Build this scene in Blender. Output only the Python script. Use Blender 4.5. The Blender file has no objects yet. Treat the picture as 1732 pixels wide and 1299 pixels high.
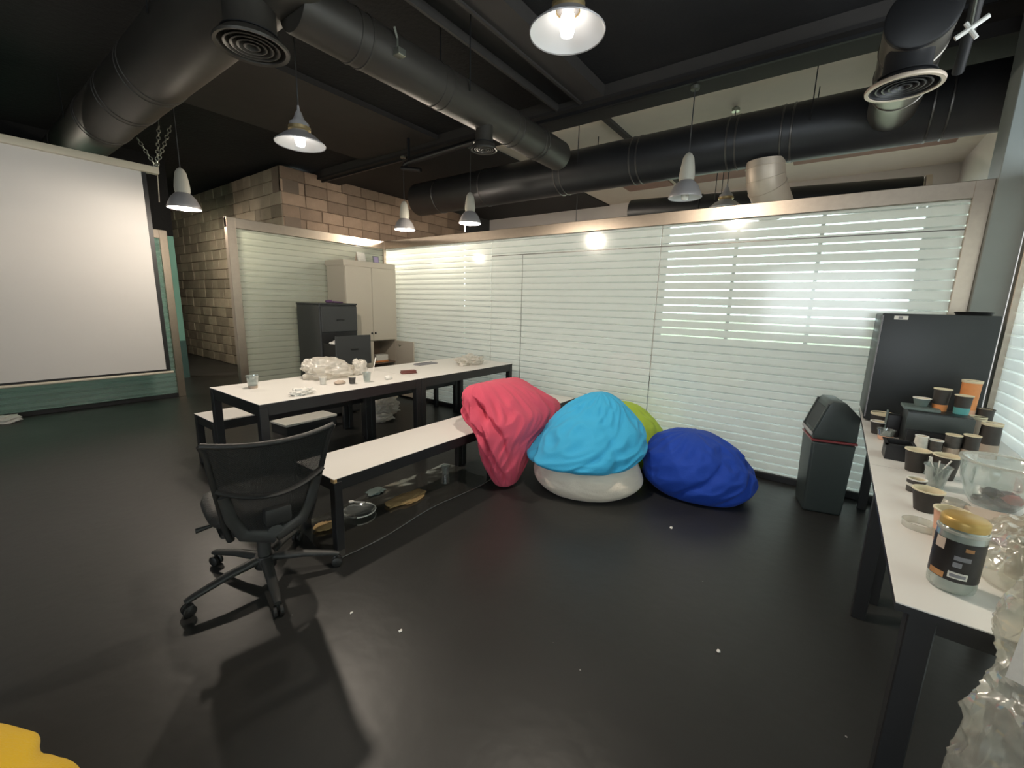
import bpy, bmesh, math, random
from mathutils import Vector, Matrix, noise
from math import sin, cos, pi, radians, sqrt

random.seed(7)
S = bpy.context.scene
COL = S.collection

# ------------------------------------------------------------------ camera
F_PX = 714.0
YAW, PITCH, ROLL, CAM_H = radians(-36.2), radians(10.77), radians(1.5), 1.45
fw = Vector((sin(YAW)*cos(PITCH), cos(YAW)*cos(PITCH), -sin(PITCH)))
rt = Vector((cos(YAW), -sin(YAW), 0)); up = rt.cross(fw)
rt2 = cos(ROLL)*rt + sin(ROLL)*up
up2 = -sin(ROLL)*rt + cos(ROLL)*up
cam_d = bpy.data.cameras.new('camera'); cam = bpy.data.objects.new('camera', cam_d); COL.objects.link(cam)
cam_d.sensor_width = 36.0; cam_d.lens = F_PX/1732*36.0; cam_d.clip_start = 0.02
M3 = Matrix((rt2, up2, -fw)).transposed()
cam.matrix_world = Matrix.Translation((0, 0, CAM_H)) @ M3.to_4x4()
S.camera = cam

# ------------------------------------------------------------------ world, daylight, exposure
S.view_settings.view_transform = 'Standard'
S.view_settings.look = 'None'
S.view_settings.gamma = 1.0
S.view_settings.use_curve_mapping = False
S.view_settings.exposure = 0.0
W = bpy.data.worlds.new('daylight'); S.world = W; W.use_nodes = True
bg = W.node_tree.nodes['Background']; bg.inputs[0].default_value = (0.86, 0.95, 1.0, 1); bg.inputs[1].default_value = 8.0
LAMP_W = 78.0

def portal(loc, rot, sx, sy):
    l = bpy.data.lights.new('window_portal', 'AREA'); l.shape = 'RECTANGLE'; l.size = sx; l.size_y = sy
    l.cycles.is_portal = True
    o = bpy.data.objects.new('window_portal', l); COL.objects.link(o); o.location = loc; o.rotation_euler = rot
portal((-0.9, 9.1, 1.95), (radians(-90), 0, 0), 3.9, 2.5)       # far window, facing the room
portal((.2, -4.1, 1.7), (radians(90), 0, 0), 3.0, 1.4)        # unseen window added behind the camera for fill light
portal((3.1, 1.5, 1.8), (0, radians(90), 0), 2.0, 5.0)          # window of the room on the right

# ------------------------------------------------------------------ materials
def nt(name):
    m = bpy.data.materials.new(name); m.use_nodes = True
    t = m.node_tree; return m, t, t.nodes, t.links, t.nodes['Principled BSDF']
def rgb(c): return (c[0], c[1], c[2], 1)
def pm(name, col, rough=.5, metal=0., var=.12, scale=6., bump=0., bscale=60., spec=.5, obj_rand=0., sheen=0.):
    m, t, N, L, b = nt(name)
    b.inputs['Roughness'].default_value = rough; b.inputs['Metallic'].default_value = metal
    b.inputs['Specular IOR Level'].default_value = spec
    if sheen: b.inputs['Sheen Weight'].default_value = sheen
    tc = N.new('ShaderNodeTexCoord'); nz = N.new('ShaderNodeTexNoise'); nz.inputs['Scale'].default_value = scale; nz.inputs['Detail'].default_value = 4
    L.new(tc.outputs['Object'], nz.inputs['Vector'])
    mx = N.new('ShaderNodeMix'); mx.data_type = 'RGBA'
    mx.inputs[6].default_value = rgb([max(0, x*(1-var)) for x in col]); mx.inputs[7].default_value = rgb([min(1, x*(1+var)) for x in col])
    L.new(nz.outputs['Fac'], mx.inputs[0])
    out = mx.outputs[2]
    if obj_rand:
        oi = N.new('ShaderNodeObjectInfo'); hs = N.new('ShaderNodeHueSaturation')
        mr = N.new('ShaderNodeMapRange'); mr.inputs[3].default_value = 1-obj_rand; mr.inputs[4].default_value = 1+obj_rand
        L.new(oi.outputs['Random'], mr.inputs[0]); L.new(mr.outputs[0], hs.inputs['Value']); L.new(out, hs.inputs['Color']); out = hs.outputs[0]
    L.new(out, b.inputs['Base Color'])
    if bump:
        n2 = N.new('ShaderNodeTexNoise'); n2.inputs['Scale'].default_value = bscale; n2.inputs['Detail'].default_value = 3
        L.new(tc.outputs['Object'], n2.inputs['Vector'])
        bp = N.new('ShaderNodeBump'); bp.inputs['Strength'].default_value = bump; bp.inputs['Distance'].default_value = .02
        L.new(n2.outputs['Fac'], bp.inputs['Height']); L.new(bp.outputs[0], b.inputs['Normal'])
    return m
def emit(name, col, s):
    m, t, N, L, b = nt(name); b.inputs['Base Color'].default_value = rgb(col)
    b.inputs['Emission Color'].default_value = rgb(col); b.inputs['Emission Strength'].default_value = s
    return m
def clear(name, col=(.9, .93, .92), haze=.12, rough=.08, gl=.12):
    """thin clear plastic or glass: mostly see-through, with a sheen and a little milkiness"""
    m, t, N, L, b = nt(name); N.remove(b); out = N['Material Output']
    tr = N.new('ShaderNodeBsdfTransparent'); tr.inputs[0].default_value = rgb(col)
    g = N.new('ShaderNodeBsdfGlossy'); g.inputs['Roughness'].default_value = rough
    d = N.new('ShaderNodeBsdfTranslucent'); d.inputs[0].default_value = rgb(col)
    d2 = N.new('ShaderNodeBsdfDiffuse'); d2.inputs[0].default_value = rgb(col)
    md = N.new('ShaderNodeMixShader'); md.inputs[0].default_value = .5; L.new(d.outputs[0], md.inputs[1]); L.new(d2.outputs[0], md.inputs[2])
    a = N.new('ShaderNodeMixShader'); a.inputs[0].default_value = haze; L.new(tr.outputs[0], a.inputs[1]); L.new(md.outputs[0], a.inputs[2])
    lw = N.new('ShaderNodeLayerWeight'); lw.inputs[0].default_value = .35
    mm = N.new('ShaderNodeMath'); mm.operation = 'MULTIPLY_ADD'; mm.inputs[1].default_value = .5; mm.inputs[2].default_value = gl*.5
    L.new(lw.outputs['Facing'], mm.inputs[0])
    c = N.new('ShaderNodeMixShader'); L.new(mm.outputs[0], c.inputs[0]); L.new(a.outputs[0], c.inputs[1]); L.new(g.outputs[0], c.inputs[2])
    L.new(c.outputs[0], out.inputs[0]); return m
def striped_glass(name, film=(.88, .90, .86), tint=(.86, .93, .9), period=.07, gap=.012, see=.06, haze=.35):
    """clear pane carrying a frosted film printed in horizontal bands"""
    m, t, N, L, b = nt(name); N.remove(b); out = N['Material Output']
    tc = N.new('ShaderNodeTexCoord'); sx = N.new('ShaderNodeSeparateXYZ'); L.new(tc.outputs['Object'], sx.inputs[0])
    md = N.new('ShaderNodeMath'); md.operation = 'MODULO'; md.inputs[1].default_value = period; L.new(sx.outputs['Z'], md.inputs[0])
    lt = N.new('ShaderNodeMath'); lt.operation = 'LESS_THAN'; lt.inputs[1].default_value = gap; L.new(md.outputs[0], lt.inputs[0])
    tr = N.new('ShaderNodeBsdfTransparent'); tr.inputs[0].default_value = rgb(tint)
    tl = N.new('ShaderNodeBsdfTranslucent'); tl.inputs[0].default_value = rgb(film)
    df = N.new('ShaderNodeBsdfDiffuse'); df.inputs[0].default_value = rgb(film)
    gl = N.new('ShaderNodeBsdfGlossy'); gl.inputs['Roughness'].default_value = .12
    a = N.new('ShaderNodeMixShader'); a.inputs[0].default_value = .42; L.new(tl.outputs[0], a.inputs[1]); L.new(df.outputs[0], a.inputs[2])
    a2 = N.new('ShaderNodeMixShader'); a2.inputs[0].default_value = see; L.new(a.outputs[0], a2.inputs[1]); L.new(tr.outputs[0], a2.inputs[2])
    hz = N.new('ShaderNodeMixShader'); hz.inputs[0].default_value = haze; L.new(tr.outputs[0], hz.inputs[1]); L.new(a.outputs[0], hz.inputs[2])
    s = N.new('ShaderNodeMixShader'); L.new(lt.outputs[0], s.inputs[0]); L.new(a2.outputs[0], s.inputs[1]); L.new(hz.outputs[0], s.inputs[2])
    c = N.new('ShaderNodeMixShader'); c.inputs[0].default_value = .06; L.new(s.outputs[0], c.inputs[1]); L.new(gl.outputs[0], c.inputs[2])
    L.new(c.outputs[0], out.inputs[0]); return m

def floor_material():
    m, t, N, L, b = nt('dark_epoxy_floor')
    tc = N.new('ShaderNodeTexCoord')
    n1 = N.new('ShaderNodeTexNoise'); n1.inputs['Scale'].default_value = .9; n1.inputs['Detail'].default_value = 6
    L.new(tc.outputs['Object'], n1.inputs['Vector'])
    r = N.new('ShaderNodeValToRGB'); r.color_ramp.elements[0].color = (.023, .023, .022, 1); r.color_ramp.elements[1].color = (.038, .038, .036, 1)
    L.new(n1.outputs['Fac'], r.inputs[0])
    # pale paint flecks and crumbs worn into the coating
    v = N.new('ShaderNodeTexVoronoi'); v.inputs['Scale'].default_value = 5.5; L.new(tc.outputs['Object'], v.inputs['Vector'])
    lt = N.new('ShaderNodeMath'); lt.operation = 'LESS_THAN'; lt.inputs[1].default_value = .022; L.new(v.outputs['Distance'], lt.inputs[0])
    n2 = N.new('ShaderNodeTexNoise'); n2.inputs['Scale'].default_value = 1.7; L.new(tc.outputs['Object'], n2.inputs['Vector'])
    gt = N.new('ShaderNodeMath'); gt.operation = 'GREATER_THAN'; gt.inputs[1].default_value = .56; L.new(n2.outputs['Fac'], gt.inputs[0])
    mu = N.new('ShaderNodeMath'); mu.operation = 'MULTIPLY'; L.new(lt.outputs[0], mu.inputs[0]); L.new(gt.outputs[0], mu.inputs[1])
    mx = N.new('ShaderNodeMix'); mx.data_type = 'RGBA'; mx.inputs[7].default_value = (.35, .34, .32, 1)
    L.new(mu.outputs[0], mx.inputs[0]); L.new(r.outputs[0], mx.inputs[6]); L.new(mx.outputs[2], b.inputs['Base Color'])
    mr = N.new('ShaderNodeMapRange'); mr.inputs[3].default_value = .28; mr.inputs[4].default_value = .46; L.new(n1.outputs['Fac'], mr.inputs[0])
    L.new(mr.outputs[0], b.inputs['Roughness']); b.inputs['Specular IOR Level'].default_value = .4
    n3 = N.new('ShaderNodeTexNoise'); n3.inputs['Scale'].default_value = 14; L.new(tc.outputs['Object'], n3.inputs['Vector'])
    bp = N.new('ShaderNodeBump'); bp.inputs['Strength'].default_value = .06; bp.inputs['Distance'].default_value = .02
    L.new(n3.outputs['Fac'], bp.inputs['Height']); L.new(bp.outputs[0], b.inputs['Normal'])
    return m

MT = dict(
    floor=floor_material(),
    ceil=pm('black_ceiling', (.008, .0075, .0075), .9, var=.4, scale=3, bump=.3, bscale=25),
    beam=pm('grey_beam', (.040, .035, .031), .75, var=.15),
    beamdark=pm('dark_beam', (.016, .014, .013), .75, var=.2),
    offwhite=pm('off_white_ceiling', (.78, .69, .58), .8, var=.05),
    redpatch=pm('reddish_patch', (.33, .19, .15), .8),
    wallw=pm('white_wall', (.74, .68, .64), .8, var=.04),
    pillar=pm('grey_green_paint', (.21, .23, .215), .55, var=.06),
    teal=pm('teal_wall', (.22, .47, .38), .6, var=.05),
    tealdark=pm('dark_teal_wall', (.055, .12, .11), .55, var=.1),
    darkwall=pm('dark_wall', (.06, .06, .06), .8),
    mortar=pm('mortar', (.24, .18, .135), .95, bump=.3),
    brick=pm('block', (.36, .25, .175), .8, var=.3, scale=5, bump=.5, bscale=22, obj_rand=.28),
    brickgrey=pm('grey_block', (.36, .30, .22), .55, var=.3, scale=4, bump=.5, bscale=22, obj_rand=.3),
    steel=pm('brushed_steel', (.42, .355, .29), .36, 1., var=.1, scale=30),
    glass=striped_glass('striped_film_glass'),
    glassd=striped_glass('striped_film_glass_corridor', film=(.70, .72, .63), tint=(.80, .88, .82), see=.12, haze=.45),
    glasst=striped_glass('striped_film_glass_teal', film=(.48, .62, .58), tint=(.8, .92, .88), see=.55, gap=.03),
    blackrail=pm('black_rail', (.012, .012, .013), .5),
    duct=pm('painted_duct', (.055, .049, .041), .5, .35, var=.2, scale=4),
    ductdk=pm('dark_duct', (.040, .040, .042), .42, .5, var=.2, scale=4),
    ductlite=pm('bare_duct', (.60, .50, .40), .45, .35, var=.1, scale=5),
    ring=pm('duct_ring', (.14, .13, .12), .35, .8),
    ductmid=pm('grey_duct', (.20, .185, .16), .34, .8, var=.15, scale=5),
    black=pm('black_paint', (.010, .010, .011), .45),
    blackst=pm('black_steel_frame', (.014, .014, .015), .42, var=.2, scale=20),
    lam=pm('white_laminate', (.78, .76, .725), .38, var=.02, scale=3),
    chip=pm('bare_chipboard', (.55, .36, .17), .9, bump=.4),
    enamelo=pm('grey_shade', (.42, .40, .40), .35, .2, var=.06),
    enameli=pm('white_shade_inside', (.85, .85, .86), .4, var=.02),
    socket=pm('cream_socket', (.55, .52, .44), .45, var=.05),
    brass=pm('brass_fitting', (.55, .42, .22), .35, .8),
    bulb=emit('lit_bulb', (1, .95, .88), 5.),
    bulboff=pm('unlit_bulb', (.8, .78, .72), .2),
    cable=pm('cable', (.05, .05, .05), .6),
    screen=pm('screen_fabric', (.66, .64, .62), .85, var=.015),
    ivory=pm('ivory_metal', (.62, .57, .46), .4, var=.04),
    chain=pm('zinc_chain', (.42, .43, .36), .35, .9),
    cab=pm('beige_cabinet', (.50, .45, .37), .5, var=.03, scale=2),
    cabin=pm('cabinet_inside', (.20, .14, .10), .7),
    cabdk=pm('charcoal_cabinet', (.034, .036, .037), .45, var=.06),
    bin=pm('green_grey_plastic', (.035, .045, .044), .4, var=.08),
    red=pm('red_rim', (.22, .045, .05), .4),
    fridge=pm('black_fridge', (.014, .017, .018), .4, var=.1),
    mesh=None,
    plastic=pm('chair_plastic', (.020, .020, .019), .5, var=.15),
    plasticg=pm('chair_grey_plastic', (.040, .040, .038), .45, var=.15),
    leather=pm('seat_leather', (.035, .034, .032), .35, var=.15, bump=.2, bscale=90),
    pink=pm('pink_fabric', (.68, .085, .145), .85, var=.06, bump=.15, bscale=120, sheen=.08),
    sky=pm('sky_blue_fabric', (.045, .42, .72), .85, var=.05, bump=.15, bscale=120, sheen=.05),
    sand=pm('sand_fabric', (.86, .76, .63), .9, var=.04, bump=.2, bscale=120, sheen=.05),
    royal=pm('royal_blue_fabric', (.006, .055, .42), .8, var=.08, bump=.15, bscale=120, sheen=.03),
    lime=pm('lime_fabric', (.42, .58, .06), .85, var=.06, bump=.15, bscale=120, sheen=.05),
    yellow=pm('yellow_fabric', (.80, .50, .012), .85, var=.06, bump=.25, bscale=120, sheen=.2),
    paper=pm('white_paper', (.78, .76, .71), .8, var=.04),
    cream=pm('cream_paper', (.72, .64, .46), .7, var=.04),
    cupdk=pm('dark_paper_cup', (.035, .030, .026), .55, var=.3, scale=30),
    cuppr=pm('printed_dark_cup', (.06, .055, .05), .5, var=.8, scale=45),
    cupbe=pm('taupe_cup', (.42, .34, .27), .6, var=.08),
    cuppe=pm('peach_cup', (.68, .38, .26), .6, var=.08),
    cupor=pm('orange_cup', (.66, .25, .08), .55, var=.25, scale=25),
    cupte=pm('teal_cup', (.09, .33, .33), .55, var=.1),
    cupgn=pm('grey_green_cup', (.12, .16, .15), .5, var=.1),
    cuplt=pm('pale_printed_cup', (.60, .58, .52), .6, var=.35, scale=40),
    clear=clear('clear_plastic'),
    milky=clear('milky_plastic', (.86, .85, .80), .45, .25, .1),
    bagp=clear('thin_bag_plastic', (.90, .87, .80), .26, .16, .16),
    whitebag=clear('white_bag_plastic', (.92, .89, .83), .8, .3, .1),
    gold=pm('gold_lid', (.50, .33, .10), .38, .35, var=.08),
    jar=clear('jar_plastic', (.80, .86, .82), .35, .15, .2),
    lblk=pm('jar_label', (.018, .016, .016), .4, var=.6, scale=30),
    lorg=pm('jar_label_print', (.40, .20, .08), .5, var=.5, scale=40),
    lwht=pm('label_white', (.66, .65, .60), .6, var=.15, scale=60),
    lgry=pm('label_grey_print', (.22, .22, .24), .6, var=.4, scale=60),
    card=pm('beige_card', (.52, .42, .34), .8, var=.05),
    lilac=pm('lilac_paper', (.46, .38, .58), .7, var=.08),
    redbox=pm('red_box', (.62, .05, .03), .5), yel=pm('yellow_print', (.75, .42, .03), .5),
    podb=pm('dark_blue_wrapper', (.03, .04, .07), .35), podg=pm('green_wrapper', (.04, .16, .12), .35), podr=pm('red_wrapper', (.40, .05, .04), .35),
    brown=pm('brown_leather', (.16, .05, .04), .5), wick=pm('brown_plastic_lattice', (.20, .12, .07), .6),
    bread=pm('flatbread', (.46, .31, .14), .9, var=.2, bump=.5, bscale=30), purple=pm('purple_plastic', (.13, .07, .15), .4),
    hair=pm('clear_film_dirt', (.09, .09, .085), .18, var=.4),
    grass=pm('grass', (.30, .32, .21), .9, var=.3, scale=2),
    foliage=pm('foliage', (.28, .42, .08), .9, var=.4, scale=3),
)
def mesh_fabric():
    m, t, N, L, b = nt('woven_chair_mesh'); out = N['Material Output']
    b.inputs['Base Color'].default_value = (.018, .018, .017, 1); b.inputs['Roughness'].default_value = .7
    tc = N.new('ShaderNodeTexCoord'); w = N.new('ShaderNodeTexChecker'); w.inputs['Scale'].default_value = 330; L.new(tc.outputs['Object'], w.inputs['Vector'])
    tr = N.new('ShaderNodeBsdfTransparent'); mx = N.new('ShaderNodeMixShader')
    mm = N.new('ShaderNodeMath'); mm.operation = 'MULTIPLY'; mm.inputs[1].default_value = .5; L.new(w.outputs['Fac'], mm.inputs[0])
    L.new(mm.outputs[0], mx.inputs[0]); L.new(b.outputs[0], mx.inputs[1]); L.new(tr.outputs[0], mx.inputs[2]); L.new(mx.outputs[0], out.inputs[0])
    return m
MT['mesh'] = mesh_fabric()

# ------------------------------------------------------------------ helpers
class MB:
    """collects shapes; build() links them as one mesh object"""
    def __init__(s): s.bm = bmesh.new()
    def box(s, x0, x1, y0, y1, z0, z1, bev=0., seg=2, mat=None):
        g = bmesh.ops.create_cube(s.bm, size=1.0); vs = g['verts']
        for v in vs: v.co = Vector(((x0+x1)/2+v.co.x*(x1-x0), (y0+y1)/2+v.co.y*(y1-y0), (z0+z1)/2+v.co.z*(z1-z0)))
        if mat is not None: bmesh.ops.transform(s.bm, matrix=mat, verts=vs)
        if bev:
            es = list({e for v in vs for e in v.link_edges}); bmesh.ops.bevel(s.bm, geom=es, offset=bev, segments=seg, profile=.6, affect='EDGES')
        return s
    def lathe(s, prof, n=32, mat=None, close=False):
        rings = []
        for r, z in prof:
            if r < 1e-6: rings.append([s.bm.verts.new((0, 0, z))])
            else: rings.append([s.bm.verts.new((r*cos(2*pi*k/n), r*sin(2*pi*k/n), z)) for k in range(n)])
        if close: rings.append(rings[0])
        for a, b in zip(rings, rings[1:]):
            for k in range(n):
                k2 = (k+1) % n
                if len(a) == 1 and len(b) == 1: continue
                if len(a) == 1: f = [a[0], b[k2], b[k]]
                elif len(b) == 1: f = [a[k], a[k2], b[0]]
                else: f = [a[k], a[k2], b[k2], b[k]]
                try: s.bm.faces.new(f)
                except ValueError: pass
        if mat is not None:
            vs = {v for r in rings for v in r}; bmesh.ops.transform(s.bm, matrix=mat, verts=list(vs))
        return s
    def tube(s, pts, r, n=10, caps=True, squash=1.):
        pts = [Vector(p) for p in pts]; rs = r if isinstance(r, (list, tuple)) else [r]*len(pts)
        rings = []; t0 = None; nx = None
        for i, p in enumerate(pts):
            t = (pts[min(i+1, len(pts)-1)]-pts[max(i-1, 0)]).normalized()
            if nx is None:
                a = Vector((0, 0, 1)) if abs(t.z) < .9 else Vector((1, 0, 0)); nx = t.cross(a).normalized()
            else: nx = (nx - t*nx.dot(t)).normalized()
            ny = t.cross(nx)
            rings.append([s.bm.verts.new(p+nx*rs[i]*cos(2*pi*k/n)+ny*rs[i]*squash*sin(2*pi*k/n)) for k in range(n)])
        for a, b in zip(rings, rings[1:]):
            for k in range(n): s.bm.faces.new([a[k], a[(k+1) % n], b[(k+1) % n], b[k]])
        if caps: s.bm.faces.new(rings[0][::-1]); s.bm.faces.new(rings[-1])
        return s
    def grid(s, fn, nu, nv, thick=0.):
        """fn(u,v)->Vector, with a solid thickness along the normals"""
        P = [[Vector(fn(i/nu, j/nv)) for j in range(nv+1)] for i in range(nu+1)]
        V = [[s.bm.verts.new(p) for p in row] for row in P]
        for i in range(nu):
            for j in range(nv): s.bm.faces.new([V[i][j], V[i+1][j], V[i+1][j+1], V[i][j+1]])
        if thick:
            V2 = []
            for i in range(nu+1):
                row = []
                for j in range(nv+1):
                    du = P[min(i+1, nu)][j]-P[max(i-1, 0)][j]; dv = P[i][min(j+1, nv)]-P[i][max(j-1, 0)]
                    nn = du.cross(dv); nn = nn.normalized() if nn.length > 1e-9 else Vector((0, 0, 1))
                    row.append(s.bm.verts.new(P[i][j]-nn*thick))
                V2.append(row)
            for i in range(nu):
                for j in range(nv): s.bm.faces.new([V2[i][j], V2[i][j+1], V2[i+1][j+1], V2[i+1][j]])
            for i in range(nu):
                s.bm.faces.new([V[i][0], V2[i][0], V2[i+1][0], V[i+1][0]]); s.bm.faces.new([V[i][nv], V[i+1][nv], V2[i+1][nv], V2[i][nv]])
            for j in range(nv):
                s.bm.faces.new([V[0][j], V[0][j+1], V2[0][j+1], V2[0][j]]); s.bm.faces.new([V[nu][j], V2[nu][j], V2[nu][j+1], V[nu][j+1]])
        return s
    def prism(s, poly, z0, z1, mat=None):
        a = [s.bm.verts.new((x, y, z0)) for x, y in poly]; b = [s.bm.verts.new((x, y, z1)) for x, y in poly]; n = len(poly)
        s.bm.faces.new(a[::-1]); s.bm.faces.new(b)
        for k in range(n): s.bm.faces.new([a[k], a[(k+1) % n], b[(k+1) % n], b[k]])
        if mat is not None: bmesh.ops.transform(s.bm, matrix=mat, verts=a+b)
        return s
    def build(s, name, mat, parent=None, smooth=None, loc=None, rot=None):
        bmesh.ops.recalc_face_normals(s.bm, faces=s.bm.faces)
        me = bpy.data.meshes.new(name); s.bm.to_mesh(me); s.bm.free()
        o = bpy.data.objects.new(name, me); COL.objects.link(o)
        me.materials.append(MT[mat] if isinstance(mat, str) else mat)
        if smooth:
            me.polygons.foreach_set('use_smooth', [True]*len(me.polygons))
            try: me.set_sharp_from_angle(angle=radians(smooth if smooth is not True else 40))
            except Exception: pass
        if parent: o.parent = parent
        if loc: o.location = loc
        if rot: o.rotation_euler = rot
        return o

def tag(o, label, cat, group=None):
    o['label'] = label; o['category'] = cat
    if group: o['group'] = group
    return o
def thing(name, label, cat, loc=(0, 0, 0), rotz=0., group=None):
    o = bpy.data.objects.new(name, None); COL.objects.link(o); o.empty_display_size = .1
    o.location = loc; o.rotation_euler = (0, 0, rotz); return tag(o, label, cat, group)
def struct(o, label, cat):
    o['kind'] = 'structure'; return tag(o, label, cat)
def sroot(name, label, cat, loc=(0, 0, 0)):
    o = thing(name, label, cat, loc); o['kind'] = 'structure'; return o
def dup(root, loc=None, rotz=None, label=None):
    r = root.copy(); COL.objects.link(r)
    if loc is not None: r.location = loc
    if rotz is not None: r.rotation_euler = (0, 0, rotz)
    if label: r['label'] = label
    for ch in root.children:
        c = ch.copy(); COL.objects.link(c); c.parent = r
        for g in ch.children:
            d = g.copy(); COL.objects.link(d); d.parent = c
    return r
T = Matrix.Translation
def RZ(a): return Matrix.Rotation(a, 4, 'Z')
def RX(a): return Matrix.Rotation(a, 4, 'X')
def RY(a): return Matrix.Rotation(a, 4, 'Y')

# ================================================================== THE SETTING
struct(MB().box(-14, 4, -4.5, 14, -.12, 0).build('floor', 'floor'), 'dark grey glossy epoxy floor across the whole room', 'floor')

c = sroot('ceiling', 'black painted ceiling with grey beams over the main room', 'ceiling')
MB().box(-14, 4, -4.5, 4.78, 3.66, 3.76).build('slab', 'ceil', c)
MB().box(-14, 4, 4.37, 4.78, 3.55, 3.66).build('beam', 'beam', c)
MB().box(-2.39, -2.13, -4.5, 4.37, 3.55, 3.66).build('beam', 'beam', c)
MB().box(-2.68, -2.39, -4.5, 4.37, 3.60, 3.66).build('beam', 'beamdark', c)
MB().box(-2.40, -2.375, -4.5, 4.37, 3.53, 3.56).build('edge_strip', 'beam', c)
MB().box(-2.69, -2.665, -4.5, 4.37, 3.53, 3.60).build('edge_strip', 'beam', c)
MB().box(-6.2, -4.55, 1.75, 4.37, 3.60, 3.66).build('beam', 'beam', c)
MB().box(-14, 4, 4.36, 4.80, 3.52, 3.55).build('edge_strip', 'beamdark', c)
MB().box(-14, 4, 4.44, 4.47, 3.49, 3.52).build('conduit', 'blackst', c)

c = sroot('ceiling_back', 'off white ceiling with reddish patches above the back room', 'ceiling')
MB().box(-4.1, 4, 4.78, 9.4, 3.60, 3.70).build('slab', 'offwhite', c)
MB().box(-8.5, -4.1, 4.78, 9.4, 3.58, 3.70).build('slab', 'beamdark', c)
MB().box(-2.40, -2.33, 4.80, 9, 3.56, 3.60).build('batten', 'beam', c)
MB().box(.32, 1.25, 4.80, 5.9, 3.42, 3.60).build('bulkhead', 'beamdark', c)
for x0, x1, y0, y1 in ((-3.3, -2.5, 7.6, 8.1), (-2.2, -1.0, 7.55, 8.15), (-.7, 1.0, 7.3, 7.9)):
    MB().box(x0, x1, y0, y1, 3.575, 3.60).build('red_patch', 'redpatch', c)  # thin reddish slabs on the ceiling underside

# brick block wall: two faces meeting at a corner, every block its own piece
def block_wall(name, label, origin, ax, length, rows, mat, seed):
    w = sroot(name, label, 'wall', origin)
    if ax == 'x': MB().box(-length, 0, .03, .30, 0, rows*.2).build('mortar_bed', 'mortar', w)
    else: MB().box(-.30, -.03, 0, length, 0, rows*.2).build('mortar_bed', 'mortar', w)
    rnd = random.Random(seed); protos = []
    for L in (.41, .30, .20):
        b = MB(); 
        if ax == 'x': b.box(0, L-.009, 0, .08, .004, .196, bev=.008, seg=1)
        else: b.box(-.08, 0, 0, L-.009, .004, .196, bev=.008, seg=1)
        o = b.build('block', mat, w); protos.append((L, o.data)); 
        if L != .41: bpy.data.objects.remove(o)
        else: first = o
    used = False
    for r in range(rows):
        p = -rnd.random()*.25
        while p < length-.1:
            k = rnd.choices((0, 1, 2), (6, 2, 1))[0]; L, me = protos[k]
            if p >= -.001 and p+L <= length+.05 or p < 0 and p+L > .18 and False:
                if not used: o = first; o.data = me; used = True
                else: o = first.copy(); o.data = me; COL.objects.link(o); o.parent = w
                d = rnd.random()*.02-.008
                o.location = (-p-L, -d, r*.2) if ax == 'x' else (d, p, r*.2)
                p += L
            elif p < 0:
                p = 0.
            else: break
    return w
block_wall('wall_corridor', 'grey brown block wall along the corridor behind the doorway gap', (-7.60, 3.73, 0), 'x', 5.6, 18, 'brickgrey', 3)
block_wall('wall_block', 'warm brown block wall rising above the glass partition corner', (-7.60, 3.73, 0), 'y', 4.5, 18, 'brick', 5)
struct(MB().box(-14, -13.2, -4.5, 4, 0, 3.85).build('wall_corridor_end', 'darkwall'), 'dark end wall of the corridor', 'wall')
struct(MB().box(-7.6, -7.45, 8.23, 9.2, 0, 3.6).build('wall_back_left', 'darkwall'), 'dark wall beyond the block wall in the back room', 'wall')

# back room: far wall with a wide window to the garden
w = sroot('wall_far', 'pale far wall around the garden window behind the striped glass', 'wall')
MB().box(-7.6, -2.85, 9.0, 9.2, 0, 3.6).build('wall_panel', 'wallw', w)
MB().box(1.05, 4, 9.0, 9.2, 0, 3.6).build('wall_panel', 'wallw', w)
MB().box(-2.85, 1.05, 9.0, 9.2, 0, .7).build('wall_panel', 'wallw', w)
MB().box(-2.85, 1.05, 9.0, 9.2, 3.2, 3.6).build('wall_panel', 'wallw', w)
w = sroot('window_5', 'wide garden window in the far wall of the back room', 'window', (0, 9.05, 0))
for x in (-2.82, -1.54, -.26, 1.02): MB().box(x-.03, x+.03, 0, .06, .7, 3.2).build('mullion', 'blackst', w)
MB().box(-2.85, 1.05, 0, .06, .7, .76).build('frame_rail', 'blackst', w)
MB().box(-2.85, 1.05, 0, .06, 3.14, 3.2).build('frame_rail', 'blackst', w)
for x in (-2.79, -1.51, -.23): MB().box(x, x+1.22, .025, .035, .76, 3.14).build('pane', clear('pane_glass', (.97, .99, .97), .0, .02, .05), w)
struct(MB().box(1.25, 1.4, 4.36, 9.0, 0, 3.6).build('wall_back_right', 'wallw'), 'pinkish white side wall of the back room', 'wall')
struct(MB().box(.745, .905, 4.07, 4.36, 0, 3.85, bev=.004, seg=1).build('column', 'pillar'), 'grey green painted column at the right end of the striped glass', 'column')
struct(MB().box(.905, 4, 4.2, 4.36, 0, 3.85).build('wall_right_end', 'wallw'), 'white end wall of the room on the right', 'wall')
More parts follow.
